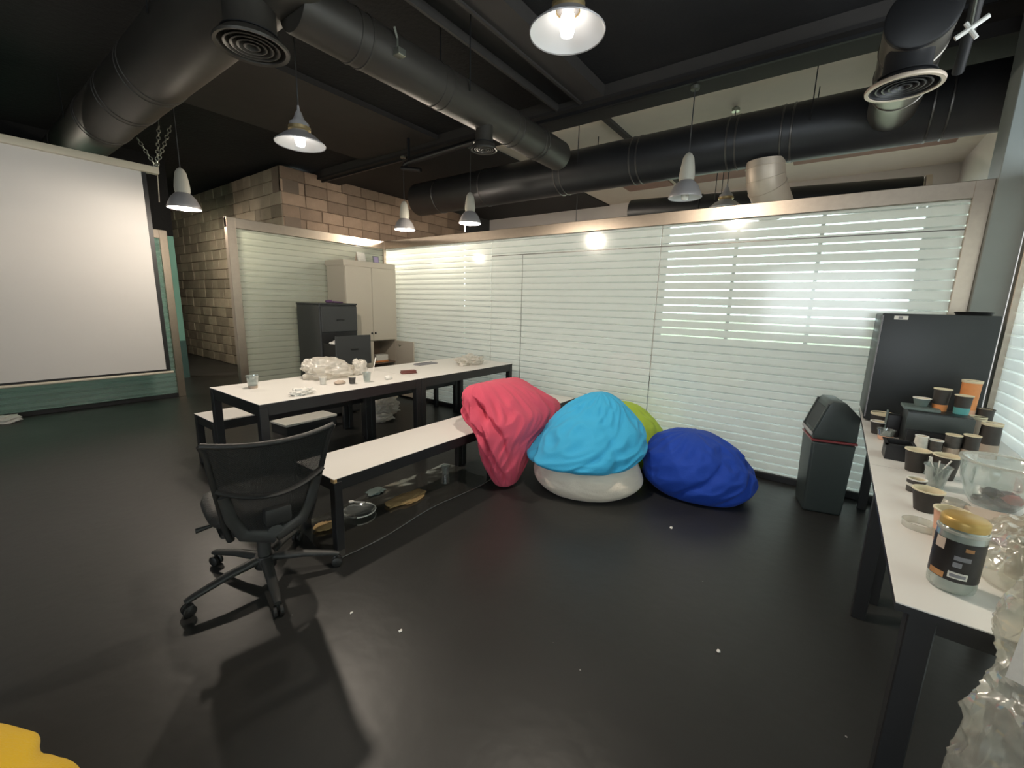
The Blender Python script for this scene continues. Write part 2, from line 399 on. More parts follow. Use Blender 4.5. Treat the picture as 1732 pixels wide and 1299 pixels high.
# room on the right behind its glass, closed with windows to the outside
w = sroot('wall_right', 'pale outer wall of the room behind the right hand glass', 'wall')
MB().box(3.0, 3.2, -4.5, 4.2, 0, .8).build('wall_panel', 'wallw', w)
MB().box(3.0, 3.2, -4.5, 4.2, 2.8, 3.85).build('wall_panel', 'wallw', w)
MB().box(3.0, 3.2, -4.5, -1, .8, 2.8).build('wall_panel', 'wallw', w)
MB().box(3.0, 3.2, 4.0, 4.2, .8, 2.8).build('wall_panel', 'wallw', w)
w = sroot('wall_behind', 'plain wall behind the viewpoint with an unseen window opening added for fill light', 'wall')
MB().box(-14, -1.3, -4.2, -4.0, 0, 3.85).build('wall_panel', 'darkwall', w)
MB().box(1.7, 4, -4.2, -4.0, 0, 3.85).build('wall_panel', 'darkwall', w)
MB().box(-1.3, 1.7, -4.2, -4.0, 0, 1.0).build('wall_panel', 'darkwall', w)  # gap above is the opening added to let fill light in
MB().box(-1.3, 1.7, -4.2, -4.0, 2.4, 3.85).build('wall_panel', 'darkwall', w)
# teal painted wall seen through the glass beside the screen
w = sroot('wall_left', 'teal wall with a darker teal lower half behind the screen partition', 'wall')
MB().box(-9.3, -9.1, -4.0, 2.6, .66, 2.42).build('wall_panel', 'teal', w)
MB().box(-9.3, -9.09, -4.0, 2.6, 2.42, 3.85).build('wall_panel', 'ceil', w)
MB().box(-9.3, -9.085, -4.0, 2.6, 0, .66).build('wainscot', 'tealdark', w)
struct(MB().box(-60, 60, 9.2, 70, -.3, -.05).build('garden_ground', 'grass'), 'green lawn outside the garden window', 'lawn')

# glass partitions with steel rails
def partition(name, label, axis, fixed, a0, a1, joints, glass, posts, top=2.31, rail=.11):
    w = sroot(name, label, 'glass wall')
    def bx(a, b, z0, z1, t, m, nm):
        if axis == 'x': return MB().box(a, b, fixed-t, fixed+t, z0, z1, bev=.003, seg=1).build(nm, m, w)
        return MB().box(fixed-t, fixed+t, a, b, z0, z1, bev=.003, seg=1).build(nm, m, w)
    bx(a0, a1, top-rail, top, .035, 'steel', 'top_rail')
    bx(a0, a1, 0, .055, .03, 'blackrail', 'bottom_rail')
    for p0, p1 in posts: bx(p0, p1, 0.0, top-.001, .037, 'steel', 'post')
    js = [a0]+list(joints)+[a1]
    for p, q in zip(js, js[1:]): bx(p+.004, q-.004, .055, top-rail, .006, glass, 'pane')
    return w
partition('window_1', 'long striped frosted glass partition with steel top rail behind the bean bags', 'x', 4.155, -5.44, .745, (-3.395, -1.347), 'glass', ((.655, .745),))
g1 = bpy.data.objects['window_1']
MB().box(-3.39, .655, 4.146, 4.149, 2.008, 2.016).build('transom_joint', 'ring', g1); MB().box(-2.93, -2.925, 4.146, 4.149, .06, 2.008).build('door_joint', 'ring', g1)
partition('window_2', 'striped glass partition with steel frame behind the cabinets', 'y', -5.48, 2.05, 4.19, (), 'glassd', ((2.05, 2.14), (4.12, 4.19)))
partition('window_3', 'teal tinted glass partition behind the projection screen', 'y', -7.45, -4.0, 2.05, (-1.9, .1), 'glasst', ((1.96, 2.05),))
partition('window_4', 'striped glass partition beside the cup counter at right edge', 'y', .945, -2.0, 4.07, (-.5, 1.0, 2.6), 'glass', ((4.0, 4.07),))

# ================================================================== DUCTS
def ring_prof(r, h=.006, w=.011): return [(r-.004, -w), (r+h, -w*.5), (r+h, w*.5), (r-.004, w)]
def duct(name, label, p0, p1, r, mat, rings, ringmat='ring', n=40):
    p0 = Vector(p0); p1 = Vector(p1); d = (p1-p0); L = d.length
    q = d.to_track_quat('Z', 'Y').to_matrix().to_4x4()
    t = thing(name, label, 'duct', p0)
    MB().lathe([(0, 0), (r*.97, 0), (r, .012), (r, L-.012), (r*.97, L), (0, L)], n, q).build('duct_tube', mat, t, 50)
    for k in rings: MB().lathe(ring_prof(r), n, q @ T((0, 0, k)), close=True).build('joint_ring', ringmat, t, 50)
    return t
def diffuser(parent, loc, R, neck_r, neck_h, mat='duct', rot=(0, 0, 0)):
    """round ceiling diffuser hanging from a neck: collar, flared rim, concentric cones"""
    m = T(loc) @ Matrix.Rotation(rot[0], 4, 'X') @ Matrix.Rotation(rot[1], 4, 'Y')
    d = MB().lathe([(neck_r, neck_h), (neck_r, .06), (neck_r*1.05, .05), (R*.97, .008), (R, 0), (R*.98, -.012), (R*.88, -.006), (R*.86, .02), (neck_r*.9, .055), (neck_r*.92, neck_h)], 40, m, close=True).build('diffuser_collar', mat, parent, 50)
    for k, q in enumerate((.74, .57, .40, .22)):
        MB().lathe([(R*q, -.004), (R*q-.028*R/.2, .03), (R*q-.034*R/.2, .03), (R*q-.008, -.006)], 36, m, close=True).build('diffuser_cone', mat, d, 50)
    MB().lathe([(0, .045), (R*.8, .045), (R*.8, .05), (0, .05)], 32, m).build('damper_plate', 'black', d, 50)
    return d
def strap(parent, p, r, top, axis):
    for s in (-1, 1):
        dx, dy = (0, s*(r+.01)) if axis == 'x' else (s*(r+.01), 0)
        MB().tube([(p[0]+dx, p[1]+dy, p[2]), (p[0]+dx, p[1]+dy, top)], .005, 6).build('hanger_rod', 'blackst', parent)

dL = duct('air_duct', 'wide grey brown air duct running left above the projection screen', (-1.2, 1.34, 3.24), (-9.6, 1.34, 3.24), .24, 'duct', (.5, 3.45, 3.53, 4.2, 4.28, 5.1, 5.18, 6.6), 'duct')
diffuser(dL, (-1.58, -.08, -.42), .19, .13, .22)
strap(dL, (-2.6, 0, 0), .24, .42, 'x'); strap(dL, (-5.5, 0, 0), .24, .42, 'x')
dM = duct('air_duct', 'grey brown air duct with closed round end crossing above the long table', (-2.63, 1.42, 3.07), (-2.63, 4.36, 3.07), .15, 'duct', (.36, .44, 1.07, 1.15, 2.0, 2.08, 2.46, 2.52), 'duct')
diffuser(dM, (0.02, 1.64, -.30), .115, .075, .22)
MB().box(.10, .20, .58, .64, -.06, -.02, bev=.004).tube([(.15, .61, -.02), (.15, .61, .05), (.16, .58, .10)], .008, 6).build('clip_bracket', 'chain', dM)
strap(dM, (0, 1.3, 0), .15, .59, 'y')
dR = duct('air_duct', 'long dark air duct running level above the back glass partition', (-5.75, 5.09, 3.11), (1.24, 5.09, 3.11), .25, 'ductdk', (.55, 1.5, 2.75, 2.83, 3.73, 3.81, 4.72, 4.80, 5.18, 5.26, 6.2, 6.30))
# gored elbow dropping below the long duct
def elbow(parent, base, r, bend_dir, mat, drop):
    pts = []; 
    for k in range(7):
        a = k/6*radians(60); pts.append(Vector(base)+Vector((bend_dir[0]*(.3*(1-cos(a))), bend_dir[1]*(.3*(1-cos(a))), -.3*sin(a)-.02)))
    last = pts[-1]; pts.append(last+(pts[-1]-pts[-2]).normalized()*drop)
    e = MB().tube(pts, r, 28).build('branch_elbow', mat, parent, 50)
    for k in (1, 3, 5):
        d = (pts[k+1]-pts[k-1]).normalized(); q = d.to_track_quat('Z', 'Y').to_matrix().to_4x4()
        MB().lathe(ring_prof(r, .006, .008), 28, T(pts[k]) @ q, close=True).build('gore_seam', mat, e, 50)
    return e
elbow(dR, (5.06, -.02, -.20), .17, (.3, .6), 'ductlite', .25)
strap(dR, (3.1, 0, 0), .25, .46, 'x'); strap(dR, (5.4, 0, 0), .25, .46, 'x')
dN = duct('air_duct', 'silvery branch duct with dark end cap and pale rimmed diffuser above the cup counter', (.20, 3.40, 3.05), (.20, 4.90, 3.09), .16, 'ductmid', (.35, .75, 1.0), 'ductmid')
MB().lathe([(0, -.006), (.150, -.006), (.162, .0), (.162, .03), (0, .03)], 40, RX(radians(-90))).build('end_cap', 'black', dN, 50)
diffuser(dN, (-.02, .15, -.295), .175, .11, .18, 'ductdk')
MB().lathe([(.160, -.014), (.178, -.013), (.181, 0), (.176, .008), (.160, .0)], 40, T((-.02, .15, -.295)), close=True).build('diffuser_rim', 'ductlite', dN, 50)
MB().tube([(.20, -.05, .15), (.23, .25, .02), (.24, .5, -.15)], .028, 10).build('flexible_pipe', 'blackst', dN, 50)
dS = duct('air_duct', 'short black pipe duct in the back room just above the glass rail', (-2.60, 6.5, 2.86), (.62, 6.5, 2.73), .17, 'black', (1., 2.), 'black')
MB().lathe([(.12, 0), (.178, .0), (.178, .05), (.12, .05)], 28, T((3.24, 0, -.13)) @ RY(radians(90)), close=True).build('end_collar', 'ductlite', dS, 50)
strap(dS, (1.2, 0, 0), .17, .74, 'x')
t = tag(MB().tube([(-3.0, 4.0, 3.30), (-4.85, 4.12, 3.30), (-4.95, 4.13, 3.28)], .035, 10).tube([(-4.85, 4.12, 3.28), (-4.85, 4.12, 3.66)], .02, 8).tube([(-4.98, 4.10, 3.24), (-4.70, 4.20, 3.20)], .028, 8).build('ceiling_pipe', 'blackst', None, 50), 'thin black pipe bracket hanging between the duct end and the block wall', 'pipe')
# shiny bracket by the black duct
t = thing('spot_bracket', 'small bright metal bracket beside the black duct at top right', 'bracket', (.386, 3.30, 2.87))
MB().tube([(-.05, 0, -.03), (0, 0, 0), (.06, 0, .04)], .012, 8).tube([(-.02, 0, .03), (.03, 0, -.05)], .010, 8).build('clip', 'lwht', t, 40)
MB().tube([(0, 0, 0), (0, 0, .79)], .008, 6).build('rod', 'chain', t)

# ================================================================== PENDANT LAMPS
def pendant(kind, label, x, y, zrim, R, top, lit=True, power=1.0):
    t = thing('pendant_lamp', label, 'lamp', (x, y, zrim), 0, 'pendant lamps under the ceiling')
    if kind == 'cone':
        out = [(R, 0), (R*1.01, .006), (R*.62, R*.36), (R*.36, R*.50), (R*.33, R*.56)]; hh = R*.56
        ins = [(R*.30, R*.55), (R*.34, R*.485), (R*.60, R*.345), (R*.985, .004)]
    else:
        out = [(R, 0), (R*1.02, .006), (R*.93, R*.30), (R*.74, R*.72), (R*.50, R*.98), (R*.40, R*1.06)]; hh = R*1.06
        ins = [(R*.37, R*1.04), (R*.48, R*.95), (R*.71, R*.70), (R*.905, R*.29), (R*.985, .004)]
    s = MB().lathe(out, 36).build('lamp_shade', 'enamelo', t, 60)
    MB().lathe(ins, 36).build('shade_lining', 'enameli', s, 60)
    MB().lathe([(R*.30, hh-.01), (R*.44, hh), (R*.44, hh+.02), (R*.30, hh+.03)], 28, close=True).build('collar', 'brass' if kind == 'cone' else 'socket', t, 50)
    if kind == 'cone': sp = [(0, hh-.01), (R*.40, hh), (R*.38, hh+.045), (R*.24, hh+.065), (R*.18, hh+.085), (R*.12, hh+.115), (R*.06, hh+.13), (R*.04, hh+.16), (0, hh+.163)]
    else: sp = [(0, hh-.01), (R*.46, hh+.01), (R*.47, hh+.05), (R*.42, hh+.12), (R*.33, hh+.20), (R*.20, hh+.235), (R*.06, hh+.25), (0, hh+.25)]
    MB().lathe(sp, 28).build('lamp_holder', 'socket' if kind != 'cone' else 'enamelo', t, 50)
    MB().tube([(0, 0, hh+.14), (0, 0, top-zrim)], .005, 6).build('cable', 'cable', t)
    MB().lathe([(0, 0), (.04, 0), (.04, .03), (.015, .05), (0, .05)], 16, T((0, 0, top-zrim-.05))).build('ceiling_rose', 'chain', t, 50)
    bz = R*.22
    MB().lathe([(0, bz-.055), (.028, bz-.045), (.036, bz-.01), (.032, bz+.03), (.018, bz+.06), (.016, hh)], 20).build('bulb', 'bulb' if lit else 'bulboff', t, 60)
    if lit:
        l = bpy.data.lights.new('bulb_light', 'SPOT' if kind == 'cone' else 'POINT'); l.energy = LAMP_W*power*(1.35 if kind == 'cone' else .7); l.color = (1, .87, .72); l.shadow_soft_size = .05
        if kind == 'cone': l.spot_size = radians(178); l.spot_blend = .12
        o = bpy.data.objects.new('bulb_light', l); COL.objects.link(o); o.parent = t; o.location = (0, 0, bz-.07 if kind == 'cone' else -.035)
    return t
pendant('cone', 'large lit cone pendant lamp nearest the viewer at top', -1.13, 1.90, 2.67, .172, 3.66)
pendant('cone', 'lit cone pendant lamp above the long white table', -3.20, 1.73, 2.53, .168, 3.66)
pendant('bell', 'lit bell pendant lamp hanging beside the projection screen', -5.71, 1.76, 2.36, .152, 3.66)
pendant('bell', 'lit bell pendant lamp in front of the block wall, left of a twin', -5.30, 4.40, 2.50, .152, 3.55, power=1.8)
pendant('bell', 'lit bell pendant lamp hanging left under the long dark duct', -4.18, 4.62, 2.53, .152, 3.55, power=1.5)
pendant('bell', 'unlit grey bell pendant lamp above the middle of the back glass', -1.27, 4.50, 2.50, .152, 3.50, lit=False)
pendant('cone', 'unlit cone pendant lamp half hidden behind the steel glass rail', -1.09, 5.45, 2.56, .18, 3.6, lit=False)
pendant('cone', 'distant cone pendant lamp showing only its top above the rail', -3.32, 6.1, 2.44, .18, 3.6, lit=False)

pendant('bell', 'lit bell pendant lamp in the corridor hidden behind the screen', -9.6, 2.2, 2.5, .152, 3.66, power=1.6)
pendant('bell', 'unseen bell pendant lamp added to brighten the teal room behind the screen', -8.35, .45, 2.5, .152, 3.66, power=1.6)  # unseen lamp, added so the teal wall shows bright through the glass

# ================================================================== PROJECTION SCREEN
X0 = -6.7
t = thing('projection_screen', 'large white pull down projection screen with ivory housing and black border', 'screen', (X0, 0, 0))
MB().box(-.05, .05, -1.1, 1.84, 2.86, 2.94, bev=.015).build('housing', 'ivory', t, 40)
MB().box(-.004, .0, -.95, 1.72, .49, 2.87).build('border', 'black', t)
MB().box(.0, .003, -.95, 1.675, .515, 2.86).build('screen_fabric', 'screen', t)
MB().tube([(0, -1.0, .475), (0, 1.745, .475)], .016, 12).build('bottom_bar', 'ivory', t, 40)
def chain(parent, a, b, n):
    a = Vector(a); b = Vector(b); m = MB(); d = (b-a)/n
    for k in range(n):
        c0 = a+d*k; c1 = a+d*(k+1.15); s = Vector((1, 0, 0)) if k % 2 else d.normalized().cross(Vector((1, 0, 0))).normalized()
        s = s*.016
        m.tube([c0, c0*.75+c1*.25+s, c0*.25+c1*.75+s, c1, c0*.25+c1*.75-s, c0*.75+c1*.25-s, c0], .005, 5, caps=False)
    return m.build('hanging_chain', 'chain', parent, 50)
chain(t, (0, 1.83, 2.94), (0, 1.90, 3.42), 12); chain(t, (0, 1.83, 2.96), (-.0, 2.02, 3.46), 12)
chain(t, (0, 1.83, 2.94), (0, 1.68, 3.22), 8); chain(t, (0, -.9, 2.94), (0, -.9, 3.6), 14)
MB().tube([(0, 1.83, 2.86), (0, 1.82, 2.62), (0, 1.815, 2.55)], .004, 6).build('pull_cord', 'ivory', t)
MB().tube([(0, 1.90, 3.42), (0, 1.9, 3.66)], .004, 6).build('suspension_wire', 'chain', t)

# ================================================================== TABLES AND BENCHES
def table(name, label, cat, x0, x1, y0, y1, h, leg=.05, apron=.06, top=.022, group=None, chip=False, inset=0., rz=0.):
    t = thing(name, label, cat, ((x0+x1)/2, (y0+y1)/2, 0), rz, group); hx = (x1-x0)/2; hy = (y1-y0)/2
    MB().box(-hx, hx, -hy, hy, h-.004, h, bev=.001, seg=1).build('laminate_top', 'lam', t)
    MB().box(-hx+.0005, hx-.0005, -hy+.0005, hy-.0005, h-top, h-.004).build('black_edge_board', 'blackst', t)
    z1 = h-top; z0 = z1-apron; i = inset
    for s in (-1, 1):
        MB().box(-hx+leg+i, hx-leg-i, s*(hy-leg/2-i)-leg*.4, s*(hy-leg/2-i)+leg*.4, z0, z1).build('apron', 'blackst', t)
        MB().box(s*(hx-leg/2-i)-leg*.4, s*(hx-leg/2-i)+leg*.4, -hy+leg+i, hy-leg-i, z0, z1).build('apron', 'blackst', t)
        for q in (-1, 1):
            cx = s*(hx-leg/2-i); cy = q*(hy-leg/2-i)
            MB().box(cx-leg/2, cx+leg/2, cy-leg/2, cy+leg/2, 0, z1, bev=.003, seg=1).build('leg', 'blackst', t)
    if chip: MB().box(hx-.035, hx+.0015, -hy-.0015, -hy+.02, h-top-.004, h-.001, bev=.003, seg=1).build('chipped_corner', 'chip', t)
    return t
G1 = 'white topped tables in a row'; G2 = 'white topped benches'
table('long_table', 'white topped table with black frame nearest the office chair', 'table', -3.79, -2.945, 1.20, 2.60, .75, .055, .065, group=G1)
table('long_table', 'white topped table with black frame nearest the back glass', 'table', -3.79, -2.945, 2.605, 4.02, .75, .055, .065, group=G1)
table('bench', 'white topped bench with chipped corner beside the office chair', 'bench', -2.54, -2.115, 1.215, 2.67, .45, .05, .055, group=G2, chip=True)
table('bench', 'white topped bench under the pink bean bag', 'bench', -2.54, -2.115, 2.675, 4.07, .45, .05, .055, group=G2)
table('bench', 'white topped bench on the far side of the table, near end', 'bench', -4.28, -3.86, 1.22, 2.65, .45, .05, .055, group=G2)
table('bench', 'white topped bench on the far side of the table, by the cabinets', 'bench', -4.28, -3.86, 2.66, 4.05, .45, .05, .055, group=G2)
table('counter_table', 'white topped counter table holding the gold lidded jar', 'table', .240, .878, 1.315, 2.53, .75, .055, .05, group='counter tables', inset=.03, rz=radians(-1.1))
table('counter_table', 'white topped counter table holding the black fridge', 'table', .267, .890, 2.537, 4.08, .75, .055, .05, group='counter tables', inset=.085, rz=radians(-1.1))

# ================================================================== OFFICE CHAIR
ch = thing('office_chair', 'black mesh back office chair on five castors seen from behind', 'chair', (-2.20, .86, 0), radians(169))
ZB, ZT = .375, .878
def back_x(v): return -.27-.16*v**1.1
def half_w(v): return .165+.075*v**.8+.012*max(0, v-.9)*10
def back_pt(u, v):
    s = 2*u-1; return Vector((back_x(v)+.055*s*s, s*half_w(v), ZB+(ZT-ZB)*v-.02*(1-s*s)*v+(.03*s if v > .0 else 0)*v*0))
MB().grid(lambda u, v: back_pt(.02+.96*u, .04+.94*v), 18, 22, .004).build('mesh_back', 'mesh', ch, 60)
fr = MB()
for s in (0., 1.): fr.tube([back_pt(s, k/14) for k in range(15)], [.016]*4+[.013]*11, 10)
fr.tube([back_pt(k/14, 1.) for k in range(15)], .012, 10)
fr.build('back_frame', 'plastic', ch, 50)
MB().tube([back_pt(k/16, .56-.10*(1-(2*k/16-1)**2)) + Vector((-.010, 0, 0)) for k in range(17)], .020, 10, squash=.5).build('lumbar_band', 'plastic', ch, 50)
lo = MB()
for s in (0., 1.): lo.tube([back_pt(s*.9+.05, .50)+Vector((-.012, 0, 0)), back_pt(s*.86+.07, .25)+Vector((-.014, 0, 0)), back_pt(s*.7+.15, .06)+Vector((-.014, 0, 0)), back_pt(.5, .0)+Vector((-.01, 0, -.01))], [.022, .026, .030, .034], 10, squash=.5)
lo.build('lower_back_frame', 'plasticg', ch, 50)
MB().box(-.35, -.29, -.06, .05, .45, .53, bev=.015).build('lumbar_adjuster', 'plastic', ch, 40)
MB().tube([(-.29, 0, .40), (-.22, 0, .385), (-.08, 0, .38)], .032, 10, squash=.6).build('back_bracket', 'plasticg', ch, 50)
def seat_pt(u, v):
    a = 2*pi*u; k = v; ex = .55
    cx = (abs(cos(a))**ex)*(1 if cos(a) >= 0 else -1); cy = (abs(sin(a))**ex)*(1 if sin(a) >= 0 else -1)
    return cx, cy
sm = MB()
prof = [(0, .405), (.80, .405), (.97, .418), (1., .440), (.965, .462), (.86, .474), (.55, .476), (0, .470)]
rings = []
for r, z in prof:
    rings.append([sm.bm.verts.new((.02+.235*r*seat_pt(k/36, 0)[0] if r else .02, .235*r*seat_pt(k/36, 0)[1], z-.018*max(0, seat_pt(k/36, 0)[0]*r-.6))) for k in range(36)])
for a, b in zip(rings, rings[1:]):
    for k in range(36): sm.bm.faces.new([a[k], a[(k+1) % 36], b[(k+1) % 36], b[k]])
bmesh.ops.remove_doubles(sm.bm, verts=sm.bm.verts, dist=1e-5)
sm.build('seat', 'leather', ch, 50)
MB().box(-.20, .20, -.20, .20, .375, .404, bev=.02).build('seat_pan', 'plastic', ch, 40)
MB().box(-.12, .10, -.075, .075, .325, .376, bev=.02).build('tilt_mechanism', 'plastic', ch, 40)
MB().tube([(.02, .07, .36), (.03, .20, .355), (.03, .27, .35)], [.008, .008, .014], 8).build('lever', 'plasticg', ch, 50)
MB().lathe([(0, .12), (.032, .12), (.032, .22), (.024, .225), (.024, .335), (0, .335)], 20).build('gas_lift', 'plasticg', ch, 50)
MB().lathe([(0, .07), (.05, .07), (.055, .10), (.045, .135), (0, .135)], 20).build('base_hub', 'plastic', ch, 50)
for k in range(5):
    a = radians(-88+72*k-169); d = Vector((cos(a), sin(a), 0))
    sp = MB().tube([d*.03+Vector((0, 0, .115)), d*.18+Vector((0, 0, .105)), d*.33+Vector((0, 0, .078)), d*.355+Vector((0, 0, .07))], [.028, .024, .019, .016], 10, squash=.75).build('base_arm', 'plasticg', ch, 50)
    pz = d*.345; s = Vector((-d.y, d.x, 0))
    m = MB()
    for q in (-1, 1):
        ctr = pz+s*.014*q+Vector((0, 0, .027))
        mt = T(ctr) @ s.to_track_quat('Z', 'Y').to_matrix().to_4x4()
        m.lathe([(0, -.010), (.022, -.010), (.027, -.006), (.027, .006), (.022, .010), (0, .010)], 18, mt)
    m.tube([pz+Vector((0, 0, .03)), pz+Vector((0, 0, .075))], .008, 8)
    m.build('castor', 'plastic', sp, 50)

# ================================================================== BEAN BAGS
def catmull(P, n):
    out = []; m = len(P)
    for i in range(m-1):
        p0, p1, p2, p3 = P[max(i-1, 0)], P[i], P[i+1], P[min(i+2, m-1)]
        for k in range(n):
            t = k/n
            out.append([.5*((2*b)+(-a+c)*t+(2*a-5*b+4*c-d)*t*t+(-a+3*b-3*c+d)*t**3) for a, b, c, d in zip(p0, p1, p2, p3)])
    out.append(list(P[-1])); return out
def bag_mesh(rings, e, d, seed, amp=.02, folds=(5., 3.), twist=0., n=96, sub=9, expo=2.25, crease=()):
    """rings of (z,u,v,a,b) in the frame (e,d), lofted, with gathered folds; z is kept above the ground"""
    R = catmull(rings, sub); mb = MB(); V = []
    e = Vector((e[0], e[1], 0)); d = Vector((d[0], d[1], 0)); zmin = rings[0][0]; zmax = rings[-1][0]
    for i, (z, u, v, a, b) in enumerate(R):
        row = []; h = (z-zmin)/(zmax-zmin)
        for k in range(n):
            th = 2*pi*k/n; c, s = cos(th), sin(th)
            rr = (abs(c)**expo+abs(s)**expo)**(-1/expo)
            q = Vector((c*folds[0]*.5+twist*h*s, s*folds[0]*.5-twist*h*c, h*folds[1]+seed*7.3))
            f = noise.noise(q)*.6-abs(noise.noise(q*1.9+Vector((3.1, seed, 0))))*1.1+.25
            f += noise.noise(q*4.2)*.06
            edge = min(1., 6*h+.15)*min(1., 5*(1-h)+.12)
            disp = 1+amp*f/max(.12, min(a, b)+.06)*edge if min(a, b) > .03 else 1
            for (c0, c1, w, dep) in crease:
                dd = ((th/(2*pi)+c1*h-c0+.5) % 1)-.5; disp -= dep*math.exp(-(dd/w)**2)*edge
            p = e*(u+a*c*rr*disp)+d*(v+b*s*rr*disp); dz = amp*.9*f*edge
            row.append(mb.bm.verts.new((p.x, p.y, max(z+dz, zmin))))
        V.append(row)
    for A, B in zip(V, V[1:]):
        for k in range(n): mb.bm.faces.new([A[k], A[(k+1) % n], B[(k+1) % n], B[k]])
    mb.bm.faces.new(V[0][::-1]); mb.bm.faces.new(V[-1])
    return mb
def seam(parent, rings, e, d, th, mat, r=.006):
    R = catmull(rings, 6); e = Vector((e[0], e[1], 0)); d = Vector((d[0], d[1], 0)); pts = []
    for z, u, v, a, b in R[4:-3]:
        p = e*(u+a*cos(th)*1.01)+d*(v+b*sin(th)*1.01); pts.append((p.x, p.y, z))
    return MB().tube(pts, r, 6).build('seam', mat, parent, 50)
def bean_bag(name, label, O, rings, mat, seed, ed=None, **kw):
    if ed is None:
        dd = Vector((O[0], O[1])).normalized(); d = (dd.x, dd.y); e = (dd.y, -dd.x)
    else: e, d = ed
    o = bag_mesh(rings, e, d, seed, **kw).build(name, mat, None, 80)
    o.location = (O[0], O[1], 0)
    return tag(o, label, 'bean bag', 'bean bags by the back glass')
AX = ((1, 0), (0, 1))
bean_bag('bean_bag', 'sand coloured bean bag squashed flat under the sky blue one', (-1.42, 3.0),
         [(0, 0, 0, .26, .26), (.015, .0, 0, .34, .33), (.09, .01, 0, .425, .395), (.18, 0, 0, .42, .39), (.25, 0, 0, .37, .33), (.285, 0, .02, .26, .22), (.295, 0, .02, .1, .1)], 'sand', 2, amp=.016)
bean_bag('bean_bag', 'sky blue bean bag slumped on top of the sand coloured one', (-1.40, 2.97),
         [(.235, -.10, -.02, .20, .22), (.245, -.09, -.02, .34, .33), (.285, -.06, -.02, .425, .40), (.37, .01, 0, .425, .39), (.47, .035, .03, .385, .34), (.575, .045, .08, .315, .27), (.67, .06, .12, .21, .19), (.74, .07, .14, .10, .10), (.765, .075, .14, .03, .03)], 'sky', 5, amp=.028, folds=(3., 3.), twist=2., n=170, sub=12, crease=((.62, .30, .016, .07), (.72, -.2, .014, .045), (.86, .12, .014, .06)))
bean_bag('bean_bag', 'royal blue bean bag on the floor beside the grey bin', (-.68, 3.50),
         [(0, .03, 0, .26, .24), (.015, .02, 0, .33, .31), (.10, .0, 0, .415, .37), (.2, -.01, 0, .42, .38), (.3, -.04, 0, .375, .34), (.39, -.06, .02, .29, .26), (.45, -.075, .03, .18, .17), (.475, -.08, .03, .06, .06)], 'royal', 9, amp=.032, folds=(3., 2.5), twist=1.5, n=170, sub=12, crease=((.66, -.28, .016, .08), (.80, -.3, .018, .08), (.90, -.25, .014, .05)))
bean_bag('bean_bag', 'lime green bean bag behind the blue ones against the glass', (-1.31, 3.79),
         [(0, -.10, 0, .25, .2), (.03, -.10, 0, .34, .27), (.15, -.10, 0, .40, .30), (.3, -.11, 0, .36, .28), (.44, -.13, 0, .27, .2), (.54, -.16, .02, .16, .12), (.57, -.17, .02, .03, .03)], 'lime', 4, amp=.02)
bean_bag('bean_bag', 'pink bean bag draped over the bench and hanging to the floor', (0, 0),
         [(.0, -1.93, 2.59, .03, .05), (.03, -1.93, 2.59, .08, .11), (.12, -1.93, 2.60, .115, .18), (.24, -1.93, 2.62, .13, .28), (.36, -1.935, 2.68, .14, .38), (.47, -1.97, 2.80, .19, .50), (.56, -2.05, 2.85, .25, .55), (.66, -2.12, 2.80, .23, .46), (.74, -2.16, 2.76, .17, .40), (.79, -2.18, 2.74, .10, .33), (.805, -2.18, 2.74, .03, .27)],
         'pink', 6, ed=AX, amp=.03, folds=(4., 2.2), twist=2.5, n=190, sub=12, crease=((.80, .22, .016, .10), (.90, .25, .018, .12), (.97, .20, .016, .10), (.72, -.1, .014, .07)))
bean_bag('bean_bag', 'yellow bean bag cut off at the bottom left corner', (-1.52, -.40),
         [(0, 0, 0, .3, .3), (.02, 0, 0, .4, .4), (.12, 0, 0, .46, .46), (.22, 0, 0, .43, .43), (.29, 0, 0, .32, .32), (.33, 0, 0, .17, .17), (.34, 0, 0, .05, .05)], 'yellow', 8, amp=.016, folds=(2.4, 1.2), n=150, crease=((.10, .2, .02, .06), (.22, -.2, .02, .05)))

# ================================================================== CABINETS
cb = thing('storage_cabinet', 'tall beige two part storage cabinet with lower door open', 'cabinet', (-5.04, 3.55, 0))
# front faces +x; local y from -.38 to .44
MB().box(-.40, 0, -.36, .44, .89, 1.88).box(-.42, .004, -.365, .445, 1.88, 1.95).box(-.40, 0, -.36, .04, .02, .89).box(-.40, -.38, .04, .44, .02, .89).box(-.38, 0, .42, .44, .02, .89).box(-.38, 0, .04, .42, .02, .07).build('carcass', 'cab', cb)
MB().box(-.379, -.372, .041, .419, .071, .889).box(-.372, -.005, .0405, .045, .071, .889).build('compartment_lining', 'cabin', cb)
MB().box(0, .02, -.355, .035, .90, 1.875, bev=.003, seg=1).build('door', 'cab', cb)
MB().box(0, .02, .04, .435, .90, 1.875, bev=.003, seg=1).build('door', 'cab', cb)
for y in (.01, .065): MB().lathe([(0, 0), (.012, 0), (.014, .012), (.008, .02), (0, .02)], 14, T((.02, y, 1.0)) @ RY(radians(90))).build('knob', 'blackst', cb, 50)
MB().box(0, .02, -.355, .035, .06, .885, bev=.003, seg=1).build('door', 'cab', cb)
od = MB().box(.003, .39, .424, .442, .07, .88, bev=.003, seg=1).build('open_door', 'cab', cb)
MB().tube([(.06, .43, .82), (.09, .42, .80), (.12, .43, .82)], .008, 6).build('hinge', 'chain', od)
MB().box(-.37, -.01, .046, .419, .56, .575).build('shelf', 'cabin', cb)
G = 'small things in the open cupboard'
